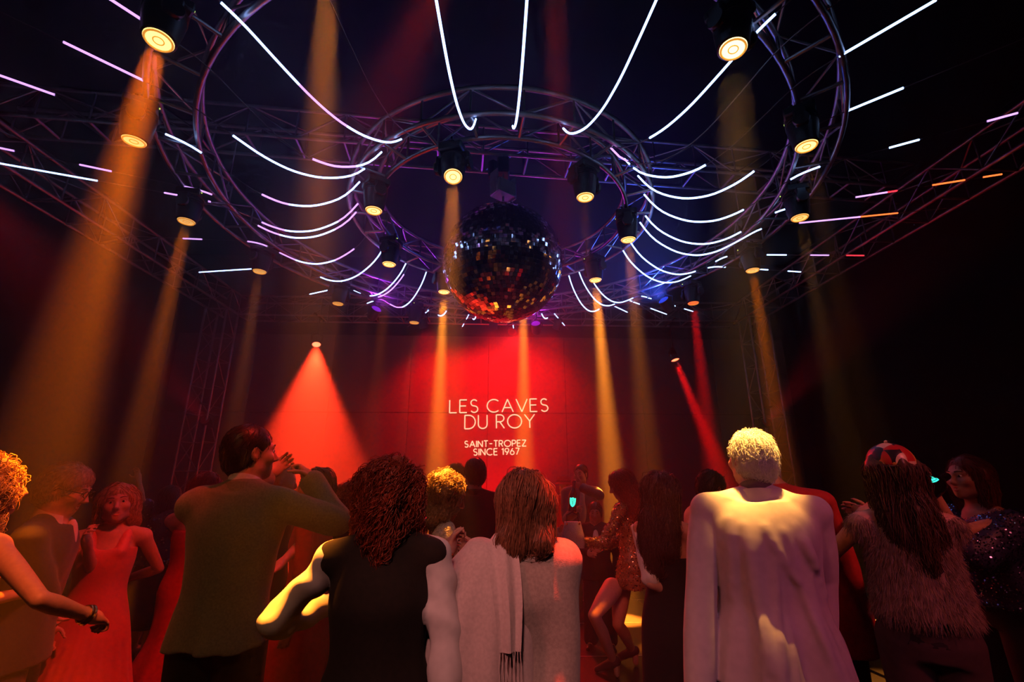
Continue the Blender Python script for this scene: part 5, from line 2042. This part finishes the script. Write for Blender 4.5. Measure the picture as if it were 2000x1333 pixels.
# curtsied figure behind: dark dress with blue sequins, hand in the air
g = Guest('dark-haired woman in a blue sequin top and black skirt behind the red dress, hand raised', 338, 948, 4.9, 1.60, -30, 'f', 0.014, head=(-10, 0, 0), width=1.2, group=GRP)
g.arm('L', (283, 985, 4.85), (272, 945, 4.8), .35, palm=(0, -1, 0))
g.arm('R', (385, 1060, 4.8), (350, 1085, 4.6), .6)
g.body(vox=.012)
g.shell('sequin_top', C_bluebase, lambda S: (S.loft([(g.Z(.53), .25, .2, 0, 0), (g.Z(.62), .22, .17, 0, 0)] + g.torso_tab(.02, .68, .82), .02, fold=pleats(6, .06, .8, 1.3)), g.sleeve(S, 'R', .03, .7), g.sleeve(S, 'L', .03, .35)), zlo=.7, keep=True)
g.sequins(C_blueseq, g.keep, 1500, .007)
g.shell('skirt', C_black, lambda S: S.loft([(.30, .34, .3, 0, 0), (.6, .27, .22, 0, 0), (g.Z(.56), .18, .14, 0, 0)], .02, fold=pleats(9, .06, .3, .9)), zlo=.25)
g.shoes(C_sandal, .03)
g.hair(H_dark, 'bob', n=300, steps=9, step=.018, thick=.003, seed=41)

# woman in red seen behind the blazer
g = Guest('woman in a flared red gown mostly hidden behind the grey-green blazer', 408, 921, 3.5, 1.70, 20, 'f', 0.014, group=GRP)
g.arm('L', (-.14, .2, 1.2), (0, .35, 1.25), .6)
g.arm('R', (.14, .2, 1.2), (0, .35, 1.2), .6)
g.body(vox=.013, face=False)
g.shell('gown', C_red, lambda S: S.loft([(.05, .36, .30, 0, 0), (.33, .29, .25, 0, 0), (.6, .17, .15, 0, 0), (.8, .16, .13, 0, 0)] + g.torso_tab(.012, .53, .78), .02, fold=pleats(9, .07, .1, .9, 1)), zlo=.02, pad=.3)
g.hair(mat('russet hair', (.30, .06, .03), rough=.5, var=.3), 'bob', n=300, steps=9, step=.018, thick=.003, seed=42, wid=.9)

# bald man, dark-haired woman in red, red curls with dark sequins
g = Guest('bald man whose shining head shows under the raised blazer sleeve', 551, 905, 3.5, 1.70, -70, 'm', 0.012, head=(10, -8, 0), group=GRP)
g.body()
g.eyes()
g.jacket(C_black, hem=.46, vox=.013)
g.trousers(C_black)
g.shoes(C_shoe)

g = Guest('dark-haired woman in red behind the raised fist facing left', 622, 913, 3.2, 1.68, 95, 'f', 0.012, head=(15, 0, 0), group=GRP)
g.arm('R', (592, 1060, 3.1), (560, 1090, 2.95), .5)
g.body(vox=.010)
g.eyes().mouth().brows()
g.shell('red_top', C_red, lambda S: (S.loft([(g.Z(.49), .19, .15, 0, 0)] + g.torso_tab(.014, .5, .80), .02), [g.sleeve(S, sd, .012, .45) for sd in 'RL']), zlo=.7, wr=(.003, 25))
g.shell('red_skirt', C_red, lambda S: S.loft([(.1, .28, .24, 0, 0), (.5, .22, .19, 0, 0), (g.Z(.56), .175, .135, 0, 0)], .02, fold=pleats(9, .05, .1, .8)), zlo=.05)
g.shoes(C_shoe, .04)
g.hair(H_dark, 'long', n=700, steps=13, step=.018, thick=.002, back=.12, wid=.9, seed=44, jitter=.1)

g = Guest('woman with short red curls and dark sequin shoulders beside the black vest', 690, 940, 3.6, 1.60, 20, 'f', 0.012, group=GRP)
g.body(vox=.013, face=False)
g.shell('sequin_dress', C_black, lambda S: (S.loft([(.5, .24, .2, 0, 0)] + g.torso_tab(.016, .5, .825), .02), [g.sleeve(S, sd, .02, .5) for sd in 'RL']), zlo=.45, keep=True)
g.sequins(mat('dark sequin', (.3, .28, .34), rough=.2, metal=1.0, var=.2), g.keep, 900, .007)
g.hair(mat('copper hair', (.42, .09, .04), rough=.42, var=.35, scale=70), 'curly', n=700, steps=9, step=.013, curl=.01, cfreq=1.1, thick=.0022, lift=.006, grow_=-.002, wid=.8, seed=45)

# ================================================================ middle
g = Guest('grey-haired man whose crown shows above the red curls', 756, 893, 4.1, 1.78, 15, 'm', 0.013, group=GRP)
g.body(vox=.013, face=False)
g.jacket(C_black, hem=.46, vox=.014)
g.trousers(C_black)
g.shoes(C_shoe)
g.hair(H_grey, 'short', n=900, steps=6, step=.012, curl=.006, cfreq=1.2, thick=.002, lift=.006, grow_=.006, seed=46)

g = Guest('fair curly-haired girl in an ivory lace top looking down in profile', 872, 924, 2.75, 1.64, -72, 'f', 0.009, head=(0, -20, 0), group=GRP)
g.arm('R', (832, 1110, 2.6), (900, 1135, 2.75), .6)
g.arm('L', (900, 1120, 3.0), (925, 1110, 2.9), .6)
g.body(vox=.007)
g.eyes().mouth().brows((.3, .18, .08))
g.shell('lace_top', C_lace, lambda S: (S.loft([(g.Z(.49), .20, .16, 0, 0)] + g.torso_tab(.014, .5, .815), .02), [g.sleeve(S, sd, .026, .62, full=.012) for sd in 'RL']), zlo=.75, wr=(.005, 55, {'seed': 7}))
g.shell('skirt', C_lace, lambda S: S.loft([(.3, .26, .22, 0, 0), (g.Z(.56), .17, .135, 0, 0)], .02, fold=pleats(11, .04, .3, .85)), zlo=.2)
g.shoes(C_sandal)
g.hair(H_blonde, 'curly', n=1700, steps=10, step=.011, curl=.008, cfreq=1.3, thick=.0017, lift=.004, loose=.003, grow_=-.006, wid=.72, seed=47)
P_ = lambda x, y, z: g.W((g.Hc + g.Rh @ np.array([x, y, z]))[None])[0]
for k in range(2):
    mb = MB()
    mb.tube([P_(.083, .035 - .016 * k, .088 - .004 * k), P_(.097, .060 - .016 * k, .055 - .004 * k), P_(.096, .075 - .016 * k, .025)], .0024, n=5)
    build(mb, 'hair_clip', mat('hair clip metal', (.9, .85, .8), rough=.15, metal=1.0, var=.05), g.t)

g = Guest('dark-haired man in a black jacket seen from behind in the middle', 927, 896, 4.2, 1.78, 4, 'm', 0.012, head=(22, 0, 0), group=GRP)
g.arm('R', (.27, .08, 1.15), (.16, .28, 1.05), .6)
g.body()
g.jacket(C_black, hem=.46, vox=.013)
g.collar(C_black, 'jacket_collar', rise=.028, wide=1.08, zoff=-.01)
g.trousers(C_black)
g.shoes(C_shoe)
g.hair(H_dark, 'short', n=600, steps=6, step=.012, thick=.002, lift=.004, grow_=.004, seed=48)

g = Guest('man in dark glasses half hidden behind the fair curly-haired girl', 889, 906, 4.9, 1.74, 165, 'm', 0.012, head=(-25, 0, 0), group=GRP)
g.body(vox=.011)
g.eyes().mouth().brows().glasses(dark=True)
g.jacket(C_black, hem=.46, vox=.014)
g.trousers(C_black)
g.shoes(C_shoe)
g.hair(H_dark, 'short', n=400, steps=6, step=.012, thick=.002, grow_=.006, seed=49)

g = Guest('small figure in red in the distance beside the pale shawl', 981, 946, 6.6, 1.60, 60, 'f', 0.014, group=GRP)
g.body(vox=.013)
g.eyes()
g.shell('red_dress', C_red, lambda S: (S.loft([(.4, .24, .2, 0, 0)] + g.torso_tab(.014, .5, .81), .02), [g.sleeve(S, sd, .014, .6) for sd in 'RL']), zlo=.35)
g.shoes(C_shoe)
g.hair(H_auburn, 'bob', n=200, steps=8, step=.018, thick=.003, wid=.85, seed=50)

# somebody clapping, hidden behind the shawl but for the hands
g = Guest('guest hidden behind the pale shawl, only clapping hands showing to its right', 1045, 935, 4.3, 1.62, -95, 'f', 0.012, group=GRP)
g.arm('R', (1064, 1095, 4.2), (1084, 1062, 4.28), .45, palm=(0, 1, .2))
g.arm('L', (1064, 1085, 4.5), (1084, 1050, 4.42), .45, palm=(0, -1, -.2))
g.body(vox=.009)
g.shell('blouse', C_white, lambda S: (S.loft([(g.Z(.49), .19, .15, 0, 0)] + g.torso_tab(.014, .5, .82), .02), [g.sleeve(S, sd, .014, .93) for sd in 'RL']), zlo=.75)
g.trousers(C_black)
g.shoes(C_shoe)
g.hair(H_brown, 'bob', n=300, steps=8, step=.018, thick=.0025, seed=51)

# ================================================================ back: hat, blue suit with bottle, boy
g = Guest('man in a bucket hat and red shirt far back beside the blue suit', 1101, 936, 7.4, 1.62, 170, 'm', 0.014, group=GRP)
g.body(vox=.012)
g.eyes().mouth()
g.shell('shirt', C_red, lambda S: (S.loft([(g.Z(.47), .2, .16, 0, 0)] + g.torso_tab(.016, .5, .83), .02), [g.sleeve(S, sd, .016, .6) for sd in 'RL']), zlo=.7)
g.trousers(C_black)
g.shoes(C_shoe)
hat = thing('bucket_hat', 'soft red bucket hat on the man far back', 'hat', tuple(g.W((g.Hc + np.array([0, 0, .05]))[None])[0]))
mb = MB()
mb.lathe([(.135, .04), (.138, .047), (.105, .075), (.098, .14), (.085, .155), (.01, .16)], g.W((g.Hc + np.array([0, 0, 0]))[None])[0], 24)
build(mb, 'hat_crown', C_red, hat)
mb = MB()
mb.lathe([(.1065, .076), (.107, .082), (.1055, .092), (.1045, .092)], g.W((g.Hc + np.array([0, 0, 0]))[None])[0], 24)
build(mb, 'hat_band', mat('hat band', (.25, .02, .02), rough=.8), hat)

g = Guest('bearded man in a blue-grey suit facing the camera with a dark bottle', 1133, 907, 6.2, 1.76, 172, 'm', 0.011, head=(-22, 0, 0), group=GRP)
g.arm('R', (1106, 1015, 6.1), (1122, 1000, 5.85), 1.0, palm=(.5, -.8, .2))
g.arm('L', (1170, 968, 5.95), (1140, 954, 5.9), 1.0, palm=(-.6, .3, .5))
g.body(vox=.009)
g.eyes().mouth().brows()
g.jacket(C_bluesuit, hem=.46, grow=.018, vox=.011)
g.shell('shirt_front', C_white, lambda S: (S.ell(np.array([*(g.L(.7) + np.array([-.01, .092])), g.Z(.70)]), (.055, .052, .21), None, .02)), zlo=.8, vox=.01)
g.collar(C_bluesuit, 'jacket_collar', rise=.026, wide=1.1, zoff=-.012)
g.trousers(mat('grey trousers', (.09, .09, .09), rough=.8))
g.shoes(C_shoe)
g.hair(H_dark, 'short', n=400, steps=5, step=.009, thick=.0018, seed=52)
b_hand = g


def bottle(label, base, axis, glow, scale=1.0):
    """dark sparkling-wine bottle with a glowing shield label; axis points from foot to mouth, glow is where the label faces"""
    base, ax = Vector(base), Vector(axis).normalized()
    t = thing('champagne_bottle', label, 'bottle', base, 'bottles with glowing labels')
    Rz = np.array(ax.to_track_quat('Z', 'Y').to_matrix())
    s = scale
    mb = MB()
    mb.lathe([(.030 * s, .004 * s), (.043 * s, 0), (.046 * s, .012 * s), (.046 * s, .15 * s), (.040 * s, .185 * s), (.022 * s, .225 * s), (.0155 * s, .25 * s), (.0145 * s, .285 * s)], base, 24, R=Rz)
    build(mb, 'bottle_glass', mat('dark bottle glass', (.006, .010, .006), rough=.08, var=.1, spec=.6), t)
    mb = MB()
    mb.lathe([(.0165 * s, .235 * s), (.0175 * s, .24 * s), (.0165 * s, .28 * s), (.018 * s, .287 * s), (.018 * s, .31 * s), (.008 * s, .316 * s)], base, 18, R=Rz)
    build(mb, 'foil', mat('bottle foil', (.03, .02, .02), rough=.25, metal=.7), t)
    gl = Vector(glow)
    gl = (gl - ax * gl.dot(ax)).normalized()
    sd = ax.cross(gl)

    def on(u, v, lift=.0012):
        a = u / .046
        return base + ax * v * s + (gl * math.cos(a) + sd * math.sin(a)) * (.046 + lift) * s
    m_glow = mat('glowing label', (.05, .6, .5), rough=.5, var=.05, emit=(.03, .85, .62), estr=1.6)
    m_ink = mat('label ink', (.005, .03, .03), rough=.5)
    # shield outline: pointed foot, crowned top
    out = [(-.034, .135), (-.026, .139), (-.017, .134), (0, .143), (.017, .134), (.026, .139), (.034, .135), (.034, .105), (.030, .080), (.018, .058), (0, .045), (-.018, .058), (-.030, .080), (-.034, .105)]
    ce = (0, .098)
    vs_, fs_ = [], []
    rings = 4
    for i in range(rings + 1):
        for (u, v) in out:
            vs_.append(tuple(on(ce[0] + (u - ce[0]) * i / rings, ce[1] + (v - ce[1]) * i / rings)))
    n = len(out)
    for i in range(rings):
        for k in range(n):
            fs_.append((i * n + k, i * n + (k + 1) % n, (i + 1) * n + (k + 1) % n, (i + 1) * n + k))
    mb = MB()
    mb.add(vs_, fs_)
    build(mb, 'shield_label', m_glow, t)
    # inner line of the shield, and the small dark emblem with lines
    mb = MB()
    mb.tube([on(u * .8, ce[1] + (v - ce[1]) * .8, .002) for (u, v) in out] + [on(out[0][0] * .8, ce[1] + (out[0][1] - ce[1]) * .8, .002)], .0011 * s, n=4)
    mb.tube([on(-.018, .112, .002), on(-.006, .118, .002), on(.006, .118, .002), on(.018, .112, .002)], .0022 * s, n=4)
    mb.tube([on(-.014, .098, .002), on(.014, .098, .002)], .0022 * s, n=4)
    mb.tube([on(0, .108, .002), on(0, .068, .002)], .0026 * s, n=4)
    mb.tube([on(-.009, .086, .002), on(.009, .086, .002)], .0016 * s, n=4)
    build(mb, 'label_print', m_ink, t)
    return t


bp_ = at_y(1117, 1000, 5.78)
bottle('dark bottle with a turquoise glowing shield label held by the blue-suited man', (bp_.x, bp_.y, bp_.z - .0), (.12, .05, 1), (-.1, -1, 0), 1.12)

g = Guest('dark-haired boy in a black jacket and white shirt before the blue suit', 1161, 982, 5.15, 1.36, 170, 'm', 0.011, head=(0, -4, 0), group=GRP)
g.arm('R', (-.02 + .2, .1, .95), (.1, .25, .9), .6)
g.body(vox=.009)
g.eyes().mouth().brows()
g.jacket(C_black, hem=.46, grow=.016, vox=.011)
g.shell('shirt_front', C_white, lambda S: (S.ell(np.array([0, .072, g.Z(.72)]), (.045, .045, .12), None, .02)), zlo=.6, vox=.009)
g.trousers(C_black)
g.shoes(C_shoe)
g.hair(H_brown, 'short', n=600, steps=7, step=.011, thick=.002, grow_=.006, seed=53)

# dancer in the gold sequin dress
g = Guest('dancing woman in a short gold sequin dress with bare legs and heels', 1208, 920, 4.5, 1.68, 58, 'f', 0.010, head=(10, -22, 0), lean=(0.0, .10), group=GRP)
g.arm('L', (1178, 1062, 4.3), (1128, 1060, 4.15), .35, palm=(0, -.3, 1))
g.arm('R', (1212, 1060, 4.75), (1175, 1070, 4.85), .6)
g.J['hipL'] = g.px(1196, 1150, 4.42)
g.J['hipR'] = g.px(1214, 1150, 4.58)
g.J['knL'] = g.px(1160, 1203, 4.22)
g.J['anL'] = g.px(1198, 1302, 4.50)
g.J['knR'] = g.px(1207, 1220, 4.50)
g.J['anR'] = g.px(1236, 1300, 4.75)
for sd in 'RL':
    g.J['toe' + sd] = np.array([*(g.J['an' + sd][:2] + np.array([0.0, .13])), .025])
    g.J['an' + sd][2] = max(.12, g.J['an' + sd][2])
g.body(vox=.008)
g.eyes().mouth().brows()
g.shell('sequin_dress', C_goldbase, lambda S: (S.loft([(g.Z(.42), .20, .165, .0, .02), (g.Z(.50), .185, .145, 0, .01)] + g.torso_tab(.012, .56, .81), .02), g.sleeve(S, 'L', .014, .93), g.sleeve(S, 'R', .014, .93)), zlo=.6, wr=(.004, 40, {'seed': 3}), keep=True)
g.sequins(C_goldseq, g.keep, 6500, .0058, jit=.35)
g.shoes(mat('dark heel leather', (.06, .02, .02), rough=.3), .085)
g.hair(mat('copper red hair', (.36, .08, .035), rough=.42, var=.4, scale=70), 'long', n=1600, steps=18, step=.018, curl=.005, cfreq=.6, thick=.002, lift=.008, loose=.006, back=.24, wid=1.0, seed=54, jitter=.2)
# silver bag in front of her hand
bc = at_y(1119, 1045, 4.05)
bag = thing('handbag', 'silver glitter handbag held out by the gold-dressed dancer', 'handbag', (bc.x, bc.y, bc.z - .1))
mb = MB()
sec = []
for q, (w, dpt) in enumerate(((.088, .030), (.094, .042), (.09, .045), (.078, .036), (.066, .020))):
    zz = -.10 + .05 * q
    sec.append([(bc.x + w * math.copysign(abs(math.cos(a)) ** .6, math.cos(a)), bc.y + dpt * math.copysign(abs(math.sin(a)) ** .6, math.sin(a)), bc.z + zz) for a in np.linspace(0, 2 * PI, 25)[:-1]])
V = np.array(sec).reshape(-1, 3)
F = [(i * 24 + k, i * 24 + (k + 1) % 24, (i + 1) * 24 + (k + 1) % 24, (i + 1) * 24 + k) for i in range(4) for k in range(24)]
F += [tuple(range(24))[::-1], tuple(range(96, 120))]
mb.add(V, F)
build(mb, 'bag_body', mat('silver glitter', (.62, .58, .58), rough=.35, metal=.6, var=.5, scale=400, bump=.6, bscale=500), bag)
mb = MB()
mb.tube([(bc.x - .05, bc.y, bc.z + .095), (bc.x - .045, bc.y, bc.z + .15), (bc.x, bc.y, bc.z + .175), (bc.x + .045, bc.y, bc.z + .15), (bc.x + .05, bc.y, bc.z + .095)], .005, n=6)
build(mb, 'bag_handle', C_black, bag)
for k in (-1, 1):
    mb = MB()
    mb.lathe([(.009, -.004), (.009, .004), (.004, .006)], (bc.x + .05 * k, bc.y - .03, bc.z + .085), 10, R=rot('X', 90))
    build(mb, 'bag_stud', C_gold, bag)

# woman with long brown hair, black dress and white straps
g = Guest('long brown-haired woman in a black dress with white off-shoulder bands', 1290, 923, 2.9, 1.66, -48, 'f', 0.010, head=(-14, 0, 0), group=GRP)
g.arm('L', (1282, 1195, 2.75), (1352, 1168, 2.9), .6)
g.arm('R', (1322, 1180, 3.15), (1350, 1170, 3.2), .6)
g.body(vox=.008)
g.eyes().mouth().brows()
g.shell('dress', C_black, lambda S: (S.loft([(.08, .21, .18, 0, 0), (.5, .20, .17, 0, 0), (g.Z(.48), .19, .145, 0, 0)] + g.torso_tab(.012, .5, .76), .02, fold=pleats(5, .03, .1, .8))), zlo=.04, vox=.011)
shL, elL = g.J['shL'], g.J['elL']
g.shell('white_band', C_white, lambda S: (S.chain([shL * .98 + np.array([.0, .035, .055]), shL + np.array([-.028, .0, .0]), shL * .5 + elL * .5 + np.array([0, 0, 0]), elL * .9 + shL * .1], [.020, .030, .050, .048], .03),
      S.chain([shL * .9 + np.array([.03, -.04, .045]), shL * .75 + elL * .25 + np.array([.02, -.045, -.05]), shL * .5 + elL * .5], [.018, .02, .045], .02)), zlo=.9, vox=.008, wr=(.003, 50))
g.shoes(C_shoe, .05)
g.hair(H_brown, 'long', n=1900, steps=19, step=.018, curl=.006, cfreq=.5, thick=.0018, lift=.006, loose=.007, back=.24, wid=.95, seed=55, jitter=.15)

# man in the beige jacket, head bowed
g = Guest('dark-haired man in a beige jacket bowing behind the white-haired man', 1388, 921, 3.6, 1.70, -70, 'm', 0.012, head=(0, -24, 0), lean=(0, .10), group=GRP)
g.body(vox=.011)
g.eyes()
g.jacket(C_beige, hem=.46, grow=.022, vox=.012, wr=(.006, 30, {'seed': 5}))
g.collar(C_white, 'shirt_collar', rise=.05, wide=.98)
g.trousers(C_black)
g.shoes(C_shoe)
g.hair(H_dark, 'short', n=700, steps=6, step=.012, thick=.002, grow_=.004, curl=.004, seed=56)

# guest in red leaning behind the white-haired man
g = Guest('guest in a dark red coat leaning behind the right shoulder of the white-haired man', 1470, 858, 2.9, 1.84, -20, 'm', 0.012, head=(0, 0, 0), lean=(-.20, 0), width=1.1, group=GRP)
g.body(vox=.013, face=False)
g.jacket(C_red, hem=.40, grow=.03, flare=.03, vox=.012)
g.trousers(C_black)
g.shoes(C_shoe)
g.hair(H_dark, 'short', n=200, steps=6, step=.012, thick=.002, seed=57)

# woman in the blue sequin kaftan with a bottle
g = Guest('laughing red-haired woman in a loose blue sequin kaftan at the right edge', 1882, 890, 2.8, 1.72, 88, 'f', 0.010, head=(8, 4, 0), width=1.02, group=GRP)
g.arm('L', (1850, 1045, 2.62), (1836, 985, 2.62), .9, palm=(-.5, -.2, .5))
g.arm('R', (1935, 1060, 3.0), (1880, 1090, 3.0), .6)
g.body(vox=.008)
g.eyes().mouth(True).brows()
g.shell('kaftan', C_bluebase, lambda S: (S.loft([(g.Z(.55), .27, .22, 0, -.06), (g.Z(.65), .24, .2, 0, -.04)] + g.torso_tab(.02, .70, .815), .02, fold=pleats(8, .07, .95, 1.35)),
      [S.chain([g.J['sh' + sd], g.J['sh' + sd] * .5 + g.J['el' + sd] * .5 + np.array([0, -.05, -.04]), g.J['el' + sd] + np.array([0, -.06, -.1])], [.066, .085, .09], .14) for sd in 'RL']), zlo=.85, keep=True, wr=(.004, 30))
g.sequins(C_blueseq, g.keep, 9000, .0042, jit=.4)
g.trousers(C_black)
g.shoes(C_shoe)
g.hair(mat('dark red hair', (.16, .03, .02), rough=.42, var=.35, scale=70), 'bob', n=900, steps=10, step=.017, thick=.0018, lift=.004, curl=.003, wid=.95, seed=58)
q_ = at_y(1798, 968, 2.5)
bottle('dark bottle with a turquoise glowing label tilted by the kaftan woman', q_, at_y(1860, 922, 2.7) - q_, (-.75, -.5, .75), 1.15)

# low rail with clamp by the floor at the right
r0, r1 = at_z(1600, 1178, .42), at_z(1720, 1222, .40)
rail = thing('floor_rail', 'low dark metal rail with a clamp foot near the floor at the right', 'rail', (r0.x, r0.y, 0))
dirr = (r1 - r0).normalized()
mb = MB()
mb.box((r0 + r1) / 2 + dirr * .6, ((r1 - r0).length + 2.0, .05, .05), R=np.array(dirr.to_track_quat('X', 'Z').to_matrix()), bevel=.006)
build(mb, 'rail_bar', M_silver, rail)
for q in (.35, 1.6, 2.4):
    c = r0 + dirr * q
    mb = MB()
    mb.tube([(c.x, c.y, c.z), (c.x, c.y, .06)], .018, n=8)
    build(mb, 'rail_post', M_silver, rail)
    mb = MB()
    mb.lathe([(.07, 0), (.07, .02), (.045, .05), (.045, .09), (.02, .10)], (c.x, c.y, .0), 12)
    build(mb, 'clamp_foot', M_black, rail)
for o in bpy.data.objects:
    if 'base_at' in o:
        del o['base_at']
